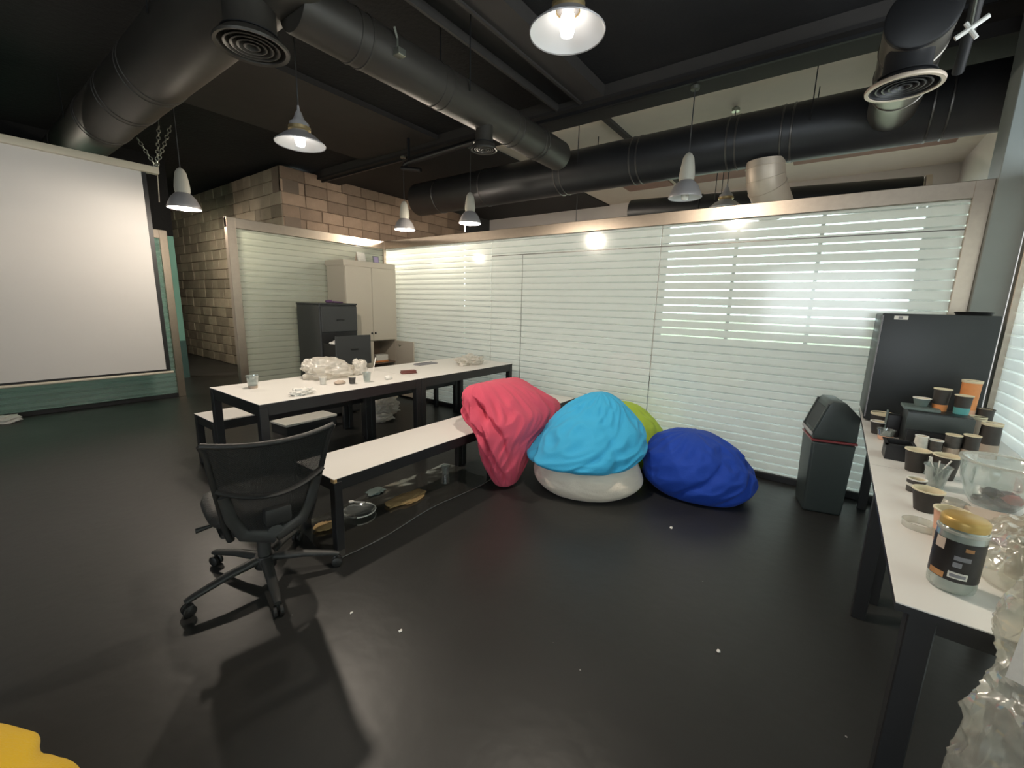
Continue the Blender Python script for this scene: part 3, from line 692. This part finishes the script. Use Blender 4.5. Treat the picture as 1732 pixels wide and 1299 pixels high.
tag(MB().box(-5.20, -5.07, 3.66, 3.86, .597, .68, bev=.004, seg=1).box(-5.07, -5.068, 3.70, 3.80, .61, .67).build('snack_box', 'lwht'), 'white snack box in the open lower cupboard', 'box', G)
tag(MB().box(-5.22, -5.06, 3.64, 3.86, .576, .596, bev=.004, seg=1).box(-5.06, -5.058, 3.70, 3.80, .580, .592).build('snack_packet', 'cupor'), 'flat orange packet under the white snack box in the cupboard', 'packet', G)

fc = thing('filing_cabinet', 'charcoal filing cabinet with second drawer pulled out', 'cabinet', (-4.78, 2.935, 0))
MB().box(-.52, 0, -.25, .24, .02, 1.38, bev=.004, seg=1).box(-.525, .012, -.255, .245, 1.38, 1.40, bev=.003, seg=1).build('body', 'cabdk', fc)
def drawer(z0, z1, out, label=None):
    x = out
    d = MB().box(x, x+.02, -.24, .23, z0, z1, bev=.004, seg=1).build('drawer', 'cabdk', fc)
    MB().box(x+.02, x+.032, -.05, .05, z1-.17, z1-.155, bev=.003, seg=1).build('handle', 'black', d)
    if out > .1: MB().box(.0, x, -.235, -.225, z0+.03, z1-.10).box(0, x, .215, .225, z0+.03, z1-.10).box(0, x, -.235, .225, z0+.03, z0+.04).build('drawer_tray', 'blackrail', d)
    return d
drawer(1.06, 1.365, .002); drawer(.68, 1.03, .27); drawer(.36, .68, .002); drawer(.04, .34, .002)
MB().box(.0, .004, -.235, .225, .67, 1.05).build('drawer_bay_shade', 'black', fc)  # black sheet on the solid body, stands in for the shaded drawer bay
def blob(name, label, cat, loc, s, mat, seed, amp=.25, sub=4, flat=True, group=None, fr=2.2):
    bm = bmesh.new(); bmesh.ops.create_icosphere(bm, subdivisions=sub, radius=1.0)
    for v in bm.verts:
        p = v.co.copy(); q = p*fr+Vector((seed*3.7, seed*1.3, seed))
        f = 1+amp*(noise.noise(q)-abs(noise.noise(q*1.8))*1.1+.3+.14*noise.noise(q*4.3))
        v.co = Vector((p.x*f*s[0], p.y*f*s[1], p.z*f*s[2]))
        if flat: v.co.z = max(v.co.z, -s[2]*.72)
    if flat:
        lo = min(v.co.z for v in bm.verts)
        for v in bm.verts: v.co.z -= lo
    mb = MB(); mb.bm.free(); mb.bm = bm
    o = mb.build(name, mat, None, 70); o.location = loc
    return tag(o, label, cat, group)
blob('snack_bag', 'orange snack packet low in the open cupboard', 'packet', (-5.12, 3.72, .0711), (.09, .12, .10), 'cupor', 6, .25, 4, group=G)
blob('paper_stack', 'white papers lying in the open filing drawer', 'paper', (-4.66, 2.84, .885), (.10, .09, .05), 'paper', 3, .3)
t = thing('hair_clip', 'purple plastic brush on top of the charcoal filing cabinet', 'brush', (-4.98, 2.93, 1.40), radians(80))
MB().lathe([(0, 0), (.035, .004), (.045, .02), (.035, .036), (0, .04)], 20).build('head', 'purple', t, 50)
MB().tube([(.03, 0, .015), (.10, 0, .012), (.17, 0, .008)], [.012, .010, .007], 8).build('handle', 'purple', t, 50)
t = thing('desk_calendar', 'small pale printed card standing on the beige cabinet', 'card', (-5.16, 3.55, 1.95), radians(8))
MB().box(-.01, 0, -.07, .07, 0, .13, mat=RY(radians(-14))).build('card_face', 'cuplt', t); MB().box(0, .01, -.07, .07, 0, .12, mat=T((-.07, 0, 0)) @ RY(radians(16))).build('card_back', 'card', t)
t = thing('photo_frame', 'little grey framed picture beside the card on the beige cabinet', 'frame', (-5.14, 3.76, 1.95), radians(-6))
MB().box(-.01, .005, -.045, .045, 0, .10, bev=.003, seg=1, mat=RY(radians(-12))).build('frame', 'lgry', t); MB().box(.005, .007, -.032, .032, .014, .086, mat=RY(radians(-12))).build('picture', 'lilac', t)

# ================================================================== BIN AND FRIDGE
bn = thing('swing_bin', 'dark green grey swing top bin with a red rim line', 'bin', (.120, 3.80, 0), radians(13))
def tapered(z0, z1, a0, b0, a1, b1, bev=.02):
    m = MB(); g = bmesh.ops.create_cube(m.bm, size=1.0)
    for v in g['verts']:
        k = v.co.z+.5; v.co = Vector((v.co.x*2*(a0+(a1-a0)*k), v.co.y*2*(b0+(b1-b0)*k), z0+(z1-z0)*k))
    bmesh.ops.bevel(m.bm, geom=list(m.bm.edges), offset=bev, segments=3, profile=.6, affect='EDGES'); return m
tapered(0, .54, .118, .135, .130, .150).build('body', 'bin', bn, 40)
tapered(.54, .555, .134, .154, .135, .155, .004).build('rim', 'red', bn, 40)
lid = MB()
hood = [(-.130, .556), (-.130, .60), (-.062, .815), (-.045, .835), (.03, .835), (.130, .735), (.130, .556)]
lid.prism(hood, -.148, .148, RX(radians(90)))
bmesh.ops.bevel(lid.bm, geom=list(lid.bm.edges), offset=.012, segments=2, profile=.6, affect='EDGES')
lid.build('lid_hood', 'bin', bn, 40)
MB().box(-.003, .004, -.125, .125, .02, .195, bev=.002, seg=1, mat=T((-.131, 0, .60)) @ RY(math.atan2(.068, .215))).build('lid_hole_shade', 'black', bn)  # black panel painting the dark hole of the lid opening
for y in (-.14, .14): MB().box(-.008, .006, y-.008, y+.008, .0, .225, bev=.003, seg=1, mat=T((-.131, 0, .60)) @ RY(math.atan2(.068, .215))).build('flap_frame', 'bin', bn)
MB().box(-.142, -.128, -.14, .14, .578, .602, bev=.004, seg=1).build('flap_lip', 'enamelo', bn)

fg = thing('mini_fridge', 'black mini fridge standing at the far end of the counter', 'fridge', (.535, 3.83, .75))
MB().box(-.255, .255, -.22, .245, .012, .70, bev=.010).build('body', 'fridge', fg, 40)
MB().box(-.258, .258, -.262, -.225, .012, .702, bev=.008).build('door', 'fridge', fg, 40)
MB().box(-.257, -.250, -.268, -.250, .03, .69, bev=.002, seg=1).build('lit_edge_strip', 'lgry', fg)  # grey colour stands in for light catching the left door edge
MB().box(-.20, -.135, -.2640, -.262, .665, .688).build('rating_label', 'lwht', fg)
MB().box(-.18, -.16, -.2645, -.264, .669, .684).build('label_mark', 'lgry', fg)
for x in (-.22, .22):
    for y in (-.2, .21): MB().lathe([(0, 0), (.015, 0), (.015, .013), (0, .013)], 12, T((x, y, 0))).build('foot', 'black', fg)
t = tag(MB().lathe([(0, .0), (.075, .0), (.085, .018), (.08, .02), (.07, .006), (0, .006)], 28, T((.70, 3.70, 1.452))).build('shallow_dish', 'black', None, 50), 'shallow black dish on top of the black fridge', 'dish')

# ================================================================== CUPS AND CLUTTER
GC = 'cups on the counter'
ZC = .7505
def cup(label, x, y, z, r0, r1, h, mat, rim='cream', inv=False, band=None, nested=0, name='paper_cup', inside='cream', tilt=None, group=GC):
    """paper cup: hollow tapered wall with a rolled rim; nested adds further rims showing below or above"""
    t = thing(name, label, 'cup', (x, y, z), 0, group)
    M = T((0, 0, h)) @ RX(pi) if inv else Matrix.Identity(4)
    if tilt: t.rotation_euler = tilt
    MB().lathe([(0, .004), (r0-.002, .004), (r0, 0), (r1, h-.003), (r1-.0025, h-.003), (r0-.003, .008), (0, .008)], 28, M).build('cup_wall', mat, t, 50)
    MB().lathe([(r1-.0035, h-.004), (r1+.0025, h-.004), (r1+.003, h), (r1-.003, h)], 28, M, close=True).build('rim', rim, t, 50)
    MB().lathe([(r0-.004, .010), (r1-.0045, h-.004), (r1-.0035, h-.004), (r0-.003, .009)], 28, M, close=True).build('cup_lining', inside, t, 50)
    if band:
        k0, k1, bm_ = band
        MB().lathe([(r0+(r1-r0)*k0+.0006, h*k0), (r0+(r1-r0)*k1+.0006, h*k1), (r0+(r1-r0)*k1+.0012, h*k1), (r0+(r1-r0)*k0+.0012, h*k0)], 28, M, close=True).build('sleeve_print', bm_, t, 50)
    for k in range(nested):
        zz = h+.009*(k+1)
        MB().lathe([(r1-.002, zz-.006), (r1+.0028, zz-.006), (r1+.003, zz), (r1-.002, zz)], 28, M if not inv else M, close=True).build('nested_rim', rim, t, 50)
    return t
# nested dark cups and small things at the far left of the counter
cup('two nested dark paper cups by the fridge corner', .355, 3.42, ZC, .040, .056, .085, 'cupdk', nested=1)
cup('clear plastic cup with reddish dregs beside the nested dark cups', .350, 3.10, ZC, .030, .040, .06, 'clear', 'clear', inside='clear', name='plastic_cup', band=(.05, .4, 'cuppe'))
cup('small dark cup with white rim beside the black organiser', .325, 3.23, ZC, .028, .038, .075, 'cupdk', 'paper')
t = thing('black_tray', 'small open black plastic tub on the counter', 'tub', (.365, 2.74, ZC))
m = MB(); m.box(-.05, .05, -.06, .06, 0, .004).box(-.052, -.047, -.06, .06, 0, .075).box(.047, .052, -.06, .06, 0, .075).box(-.05, .05, -.062, -.057, 0, .075).box(-.05, .05, .057, .062, 0, .075); m.build('tub', 'black', t)
MB().box(-.058, .058, -.068, -.055, .073, .079).box(-.058, .058, .055, .068, .073, .079).box(-.058, -.045, -.068, .068, .073, .079).box(.045, .058, -.068, .068, .073, .079).build('tub_rim', 'blackst', t)
og = thing('capsule_organiser', 'black box organiser in the middle of the counter with cups on top', 'organiser', (.545, 3.10, ZC))
MB().box(-.13, .12, -.06, .12, 0, .19, bev=.008).build('body', 'fridge', og, 40)
MB().box(-.132, .122, -.068, -.058, .095, .185, bev=.004).build('flap', 'bin', og, 40)
MB().box(-.12, .11, -.064, -.058, .012, .085, bev=.002, seg=1).build('drawer', 'black', og)
MB().box(-.145, .0, -.02, .12, .19, .205, bev=.003).build('top_tray', 'cupgn', og)
t = thing('card_reader', 'little black device with grey stripe left of the organiser', 'device', (.385, 3.22, ZC))
MB().box(-.03, .03, -.03, .03, 0, .13, bev=.008).build('body', 'black', t, 40); MB().box(-.036, -.028, -.02, .02, .02, .15, bev=.002, seg=1).build('stripe', 'cupgn', t)
ZO = ZC+.206
cup('small grey green cup on the organiser tray', .475, 3.16, ZO, .026, .036, .045, 'cupgn', 'paper', inv=False)
cup('dark tall cup with orange band on the organiser', 0.55, 3.17, ZC+.191, 0.028, 0.035, 0.12, 'cupdk', inv=False, band=(.0, .30, 'cupor'))
cup('dark cup with teal foot on the organiser', 0.628, 3.14, ZC+.191, 0.028, 0.034, 0.1, 'cupdk', inv=False, band=(.0, .35, 'cupte'))
cup('tall orange patterned cup stack behind the organiser', 0.69, 3.36, ZC, 0.032, 0.04, 0.34, 'cupor', 'cream', band=(.0, .55, 'cuppe'), nested=1)
cup('black short cup with red dregs by the right glass', 0.765, 3.36, ZC+.0, 0.028, 0.034, 0.2, 'cupdk', 'cupdk')
cup('taupe cup stack right of the organiser', 0.705, 3.2, ZC, 0.03, 0.034, 0.17, 'cupbe', 'cream', nested=1)
cup('big dark cup over cream rims by the glass', 0.73, 3.06, ZC, 0.04, 0.036, 0.17, 'cupdk', 'cream', band=(.0, .42, 'cupbe'), nested=1)
cup('pale printed cup in the front row by the organiser', 0.465, 2.90, ZC, 0.03, 0.024, 0.095, 'cuplt', 'paper')
cup('small dark printed cup in the front row', 0.52, 2.90, ZC, 0.023, 0.025, 0.085, 'cuppr', 'paper')
cup('dark cup over a taupe sleeve in the front row', 0.58, 2.92, ZC, 0.028, 0.029, 0.12, 'cuppr', 'cream', band=(.0, .45, 'cupbe'))
cup('dark cup over a taupe foot at the right of the front row', 0.642, 2.92, ZC, 0.031, 0.029, 0.13, 'cupdk', 'cream', band=(.0, .45, 'cupbe'))
cup('dark open paper cup behind the clear glass of stirrers', 0.408, 2.56, ZC, 0.032, 0.043, 0.1, 'cupdk')
cup('dark open paper cup right of the stirrers', 0.495, 2.52, ZC, 0.033, 0.045, 0.105, 'cupdk')
cup('small dark printed cup with white lettering near counter edge', .372, 2.25, ZC, .026, .030, .055, 'cuppr', 'paper', band=(.45, .65, 'lwht'))
cup('dark open paper cup halfway along the counter edge', 0.375, 2.05, ZC, 0.03, 0.043, 0.08, 'cupdk')
cup('peach paper cup behind the gold lidded jar', .392, 1.80, ZC, .030, .042, .105, 'cuppe', 'cream', band=(.05, .35, 'cupbe'))
cs = cup('clear plastic cup holding crossed stirrers', .445, 2.36, ZC, .026, .042, .095, 'clear', 'clear', inside='clear', name='plastic_cup')
for a, b, lb in (((-.02, 0, .01), (.035, .01, .12), 'white plastic stirrer leaning right in the clear cup'), ((.018, .01, .01), (-.032, 0, .125), 'white plastic stirrer leaning left in the clear cup'), ((0, -.01, .01), (.004, .02, .11), 'white plastic stirrer upright between two leaning ones')):
    a = Vector(a); b = Vector(b); o = MB().tube([a, a*.5+b*.5, b*.98+a*.02, b], [.0022, .0022, .0028, .0028], 6).build('stirrer', 'paper'); o.location = (.445, 2.36, ZC); tag(o, lb, 'stirrer', 'stirrers in the clear cup')
t = tag(MB().lathe([(.036, 0), (.042, .0), (.044, .022), (.041, .022), (.037, .004)], 28, T((.335, 1.86, ZC)), close=True).build('cup_lid_ring', 'milky', None, 50), 'clear plastic cup lid ring beside the peach cup', 'lid')
for k, (x, y) in enumerate(((.475, 2.20), (.52, 2.13))):
    tag(MB().lathe([(0, .010), (.03, .010), (.036, .0), (.046, .002), (.046, .006), (.034, .006), (.03, .014), (0, .014)], 28, T((x, y, ZC)), close=False).build('plastic_disc', 'milky', None, 50), ('clear flat lid behind the dark cups', 'clear flat lid beside the lilac paper')[k], 'lid', 'clear lids on the counter')
# clear bowl with wrapped sweets
bw = thing('clear_bowl', 'large clear plastic bowl of dark wrappers on the counter', 'bowl', (.590, 2.27, ZC))
MB().lathe([(0, .0), (.06, .0), (.078, .03), (.100, .10), (.108, .165), (.112, .168), (.110, .172), (.104, .168), (.096, .10), (.074, .034), (.056, .005), (0, .005)], 40).build('bowl', 'clear', bw, 60)
MB().lathe([(.103, .168), (.114, .168), (.114, .176), (.104, .176)], 40, close=True).build('rim', 'milky', bw, 60)
for k, (x, y, z, m_) in enumerate(((-.03, -.02, .026, 'podb'), (.0, .02, .03, 'podg'), (.02, -.03, .03, 'podb'), (.035, .0, .05, 'podb'), (-.012, .0, .055, 'podb'), (.04, -.035, .05, 'podr'))):
    blob('sweet_wrapper', ('dark blue wrapper at left in the clear bowl', 'green wrapper in the clear bowl', 'dark blue wrapper at the front of the clear bowl', 'dark blue wrapper on the right of the clear bowl', 'dark blue wrapper on top of the pile in the clear bowl', 'red wrapper in the clear bowl')[k], 'wrapper', (.590+x, 2.27+y, ZC+z-.018), (.028, .022, .018), m_, k+2, .35, 3, group='wrappers in the clear bowl')
t = thing('card_carrier', 'beige cardboard cup carrier with an upright flap', 'carrier', (.575, 2.02, ZC))
MB().box(-.10, .10, -.05, .05, 0, .045, bev=.003, seg=1).build('base', 'card', t)
MB().prism([(.01, 0), (.105, 0), (.105, .14), (.085, .19), (.055, .20), (.045, .09)], -.004, .004, T((0, -.048, .0)) @ RX(radians(90))).build('flap', 'card', t)
t = tag(MB().grid(lambda u, v: (.455+.10*u, 1.88+.05*v-.02*u, ZC+.002+.075*max(0, .35-u)*v*2.2+.012*sin(9*u+4*v)**2), 16, 8, .0015).build('lilac_paper', 'lilac', None, 60), 'crumpled lilac paper scrap behind the jar', 'paper')
t = thing('snack_carton', 'red and yellow carton at the right edge of the counter', 'carton', (.715, 2.08, ZC), radians(10))
MB().box(-.04, .10, -.04, .04, 0, .14, bev=.003, seg=1).build('carton', 'redbox', t); MB().prism([(-.02, .02), (.08, .03), (.03, .12)], -.001, .001, T((0, -.041, 0)) @ RX(radians(90))).build('printed_panel', 'yel', t)

# jar with gold lid
jr = thing('plastic_jar', 'clear plastic jar with gold lid and black label at the counter end', 'jar', (.350, 1.49, ZC))
MB().lathe([(0, 0), (.046, 0), (.054, .006), (.056, .02), (.056, .168), (.052, .180), (.047, .184), (.045, .182), (.050, .176), (.0535, .166), (.0535, .022), (.044, .004), (0, .004)], 40).build('jar_body', 'jar', jr, 50)
MB().lathe([(.0562, .038), (.0566, .038), (.0566, .150), (.0562, .150)], 40, close=True).build('label_wrap', 'lblk', jr, 50)
def wrap_patch(a0, a1, z0, z1, mat, r=.0569, name='label_print'):
    return MB().grid(lambda u, v: (r*cos(a0+(a1-a0)*u), r*sin(a0+(a1-a0)*u), z0+(z1-z0)*v), 8, 2, .0002).build(name, mat, jr, 50)
wrap_patch(radians(198), radians(226), .118, .149, 'card'); wrap_patch(radians(196), radians(238), .04, .056, 'lorg')
wrap_patch(radians(246), radians(290), .048, .066, 'lwht'); wrap_patch(radians(250), radians(286), .052, .061, 'lgry', .0572)
wrap_patch(radians(252), radians(290), .100, .112, 'lgry'); wrap_patch(radians(252), radians(272), .080, .094, 'lgry'); wrap_patch(radians(272), radians(292), .128, .138, 'lorg')
MB().lathe([(0, .208), (.048, .208), (.053, .204), (.0545, .198), (.0545, .182), (.050, .180), (0, .180)], 40).build('lid', 'gold', jr, 40)
MB().lathe([(.0545, .166), (.058, .168), (.058, .174), (.0545, .176)], 40, close=True).build('shoulder', 'milky', jr, 50)

for _o in jr.children: _o.scale = (.84, .84, .95)
# thin plastic bags by the jar
def plastic_bag(name, label, O, rings, mat, seed, amp):
    dd = Vector((O[0], O[1])).normalized(); mb = bag_mesh(rings, (dd.y, -dd.x), (dd.x, dd.y), seed, amp=.006, folds=(2., 1.), n=150, sub=20)
    mb.bm.normal_update(); zlo = rings[0][0]
    for v in mb.bm.verts:
        p = v.co; k = Vector((p.x*1.25, p.y*1.25, p.z*.8))
        f = .5-abs(noise.noise(k*9+Vector((seed, 0, 0))))*1.5-abs(noise.noise(k*22+Vector((0, seed, 3))))*1.0+.3*noise.noise(k*4)
        v.co = p+v.normal*amp*f*min(1, (p.z-zlo)*8+.1); v.co.z = max(v.co.z, zlo)
    o = mb.build(name, mat, None, 22); o.location = (O[0], O[1], O[2]); return tag(o, label, 'plastic bag')
plastic_bag('plastic_bag', 'crumpled see through plastic bag lying right of the jar', (.56, 1.66, ZC), [(0, .0, 0, .11, .12), (.01, 0, 0, .14, .16), (.06, 0, 0, .15, .17), (.12, .01, 0, .13, .14), (.16, .02, .02, .09, .10), (.18, .02, .02, .02, .02)], 'bagp', 3, .022)
cup('clear tumbler lying inside the see through bag', .50, 1.62, ZC+.02, .028, .036, .10, 'milky', 'milky', inside='clear', name='plastic_cup')
plastic_bag('plastic_bag', 'big clear rubbish bag stuffed with cups at the counter end', (.655, 1.02, 0), [(0, -.02, -.0, .14, .09), (.02, -.03, 0, .21, .13), (.25, -.05, 0, .27, .16), (.50, -.06, -.0, .29, .17), (.72, -.06, 0, .29, .16), (.86, -.06, 0, .285, .14), (.98, -.04, 0, .27, .11), (1.06, -.02, 0, .20, .07), (1.10, 0, 0, .08, .03)], 'bagp', 6, .03)
bk = thing('lattice_basket', 'brown lattice plastic basket inside the clear rubbish bag', 'basket', (.50, 1.03, .345), radians(-28))
m = MB()
for k in range(7): m.tube([(-.12+.04*k, -.10, 0), (-.12+.04*k, -.10, .18)], .005, 6).tube([(-.12+.04*k, -.10, 0), (-.12+.04*k, .10, 0)], .005, 6)
for k in range(5): m.tube([(-.12, -.10, .045*k), (.12, -.10, .045*k)], .005, 6).tube([(-.12, -.1, .045*k), (-.12, .1, .045*k)], .005, 6)
m.build('lattice', 'wick', bk); MB().box(-.125, .125, -.105, -.095, .178, .192, bev=.003, seg=1).box(-.125, -.115, -.105, .1, .178, .192, bev=.003, seg=1).build('basket_rim', 'wick', bk)
cup('milky cup inside the clear rubbish bag', .60, 1.05, .62, .035, .045, .10, 'milky', 'milky', inside='milky', name='plastic_cup', tilt=(.5, .3, 0))
cup('white cup low inside the clear rubbish bag', .70, 1.05, .50, .035, .045, .10, 'paper', 'paper', inside='paper', tilt=(-.6, .4, 0))
blob('red_wrapper', 'small red wrapper inside the clear rubbish bag', 'wrapper', (.50, 1.07, .60), (.010, .008, .03), 'podr', 5, .2, 3)
t = thing('paper_cover', 'white printed paper sheet leaning on the rubbish bag at the right edge', 'paper', (.352, 1.09, .845), radians(-57))
MB().grid(lambda u, v: (.24*u+.015*v, .015*sin(3*u), .22*v-.05*(1-u)*(1-v)), 10, 10, .002).build('sheet', 'lwht', t, 60)
MB().grid(lambda u, v: (.05+.06*u, -.004+.015*sin(3*(.2+.25*u)), .08+.08*v), 6, 4, .001).build('grey_print', 'lgry', t, 60)

# ---- things on the long table
ZT_ = .7505; GT = 'clutter on the long table'
cup('clear plastic cup at the near end of the long table', -3.54, 1.41, ZT_, .030, .044, .10, 'clear', 'clear', inside='clear', name='plastic_cup', band=(.0, .2, 'cupbe'), group=GT)
blob('crumpled_bag', 'large crumpled white carrier bag on the long table', 'plastic bag', (-3.60, 2.06, ZT_), (.17, .22, .10), 'whitebag', 4, .42, 5, fr=1.7)
blob('crumpled_bag', 'small knot of white bag beside the large crumpled bag', 'plastic bag', (-3.52, 2.34, ZT_), (.06, .07, .08), 'whitebag', 8, .5, 4)
blob('paper_napkin', 'crumpled white napkin near the table corner', 'napkin', (-3.05, 1.54, ZT_), (.045, .075, .028), 'paper', 2, .6, 4, fr=2.8)
cup('dark printed espresso cup on the long table', -3.16, 2.03, ZT_, .022, .030, .062, 'cuppr', 'paper', group=GT)
cup('half black half white cup beside the crumpled bag', -3.30, 1.85, ZT_, .020, .027, .062, 'lwht', 'paper', band=(.0, 1., 'lwht'), group=GT)
blob('tissue', 'flat brown paper scrap beside the espresso cup', 'paper', (-3.22, 1.95, ZT_), (.03, .05, .018), 'card', 6, .3, 3)
cup('clear plastic cup beside the dark espresso cup', -3.14, 2.16, ZT_, .026, .036, .085, 'clear', 'clear', inside='clear', name='plastic_cup', group=GT)
blob('paper_ball', 'small white folded paper on the long table', 'paper', (-3.11, 2.36, ZT_), (.025, .035, .024), 'paper', 9, .3, 3)
t = thing('spectacle_case', 'flat dark brown leather case on the table', 'case', (-3.24, 2.70, ZT_), radians(70))
MB().box(-.075, .075, -.032, .032, 0, .022, bev=.010, seg=3).build('lower_shell', 'brown', t, 40); MB().box(-.073, .073, -.030, .030, .022, .032, bev=.008, seg=3).build('upper_shell', 'brown', t, 40)
blob('crumpled_bag', 'crumpled white bag on the table nearest the glass', 'plastic bag', (-3.25, 3.60, ZT_), (.11, .16, .06), 'whitebag', 11, .5, 5)
t = thing('plastic_knife', 'white plastic stick standing up from the crumpled bag', 'stick', (-3.60, 2.55, ZT_))
MB().tube([(0, 0, 0), (-.01, .035, .10)], .005, 6).build('blade', 'paper', t); MB().tube([(-.01, .035, .10), (-.012, .045, .13)], [.006, .007], 6).build('grip', 'paper', t)
t = thing('dark_folder', 'thin dark tray lying near the far end of the table', 'tray', (-3.60, 3.25, ZT_))
MB().box(-.05, .05, -.14, .14, 0, .008, bev=.003, seg=1).build('tray_base', 'lgry', t); MB().box(-.045, -.04, -.13, .13, .008, .014).build('edge', 'lgry', t)

# ---- things on the floor
t = thing('plastic_sheet', 'clear dirty plastic sheet spread on the floor beneath the bench', 'sheet', (-2.33, 1.90, 0), radians(2))
MB().grid(lambda u, v: (-.30+.56*u+.02*sin(9*v), -.72+1.42*v+.02*sin(7*u), .003+.004*abs(noise.noise(Vector((u*7, v*12, 1))))), 24, 48, .001).build('film', clear('floor_film', (.8, .8, .76), .06, .1, .16), t, 60)
MB().tube([(-.30+.02*sin(9*k/24)+.56, -.72+1.42*k/24, .006) for k in range(25)], .004, 5).build('rolled_edge', 'hair', t)
blob('flatbread', 'torn piece of flat bread under the bench', 'bread', (-2.33, 1.90, .008), (.075, .15, .012), 'bread', 3, .5, 4, fr=1.5)
blob('flatbread', 'small bread crust beside the office chair castor', 'bread', (-2.42, 1.31, .008), (.055, .06, .012), 'bread', 7, .4, 3)
cup('clear plastic cup standing on the sheet under the bench', -2.45, 2.42, .006, .028, .036, .075, 'clear', 'clear', inside='clear', name='plastic_cup', group='things under the bench')
t = thing('paper_plate', 'white rimmed clear plate under the bench', 'plate', (-2.42, 1.56, .006))
MB().lathe([(0, .002), (.08, .002), (.105, .016), (.112, .02), (.11, .023), (.078, .005), (0, .005)], 36).build('plate', 'clear', t, 50)
MB().tube([(.111*cos(radians(a)), .111*sin(radians(a)), .022) for a in range(-40, 121, 10)], .004, 6).build('white_rim', 'paper', t)
blob('food_wrapper', 'greenish wrapper scrap under the bench', 'wrapper', (-2.60, 1.83, .007), (.05, .07, .012), 'cupgn', 5, .5, 3)
t = thing('plastic_spoon', 'white plastic spoon under the bench', 'spoon', (-2.58, 1.62, .007), radians(30))
MB().tube([(0, 0, .01), (.09, 0, .012)], .004, 6).build('handle', 'paper', t); MB().lathe([(0, .002), (.016, .006), (.018, .012), (.0, .010)], 16, T((-.014, 0, 0))).build('bowl', 'paper', t, 50)
blob('crumpled_bag', 'crumpled clear bag on the floor behind the table legs', 'plastic bag', (-4.45, 3.28, 0), (.16, .19, .13), 'whitebag', 13, .5, 5)
blob('crumpled_bag', 'small clear bag lump on the floor beside the larger one', 'plastic bag', (-4.25, 3.10, 0), (.12, .15, .05), 'whitebag', 15, .4, 4)
blob('paper_napkin', 'white crumpled tissue on the floor below the screen', 'tissue', (-7.22, .28, 0), (.08, .15, .045), 'paper', 17, .5, 4)
t = thing('storage_box', 'low white edged dark storage box under the table', 'box', (-4.62, 2.35, 0), radians(4))
MB().box(-.15, .15, -.30, .30, 0, .10, bev=.004, seg=1).build('box_body', 'cabdk', t); MB().box(-.155, .155, -.305, .305, .10, .125, bev=.004, seg=1).build('lid', 'lwht', t)
for k, (x, y, s) in enumerate(((-.658, 2.748, .010), (-.189, 1.816, .008), (-1.35, 1.05, .007), (-1.62, .98, .006))):
    blob('paper_scrap', ('white paper crumb on the floor in front of the blue bag', 'white paper crumb alone on the open floor', 'tiny white crumb on the floor right of the chair', 'tiny white crumb on the floor near the chair')[k], 'crumb', (x, y, 0), (s, s*1.3, s*.5), 'paper', k+20, .4, 2, group='crumbs on the floor')
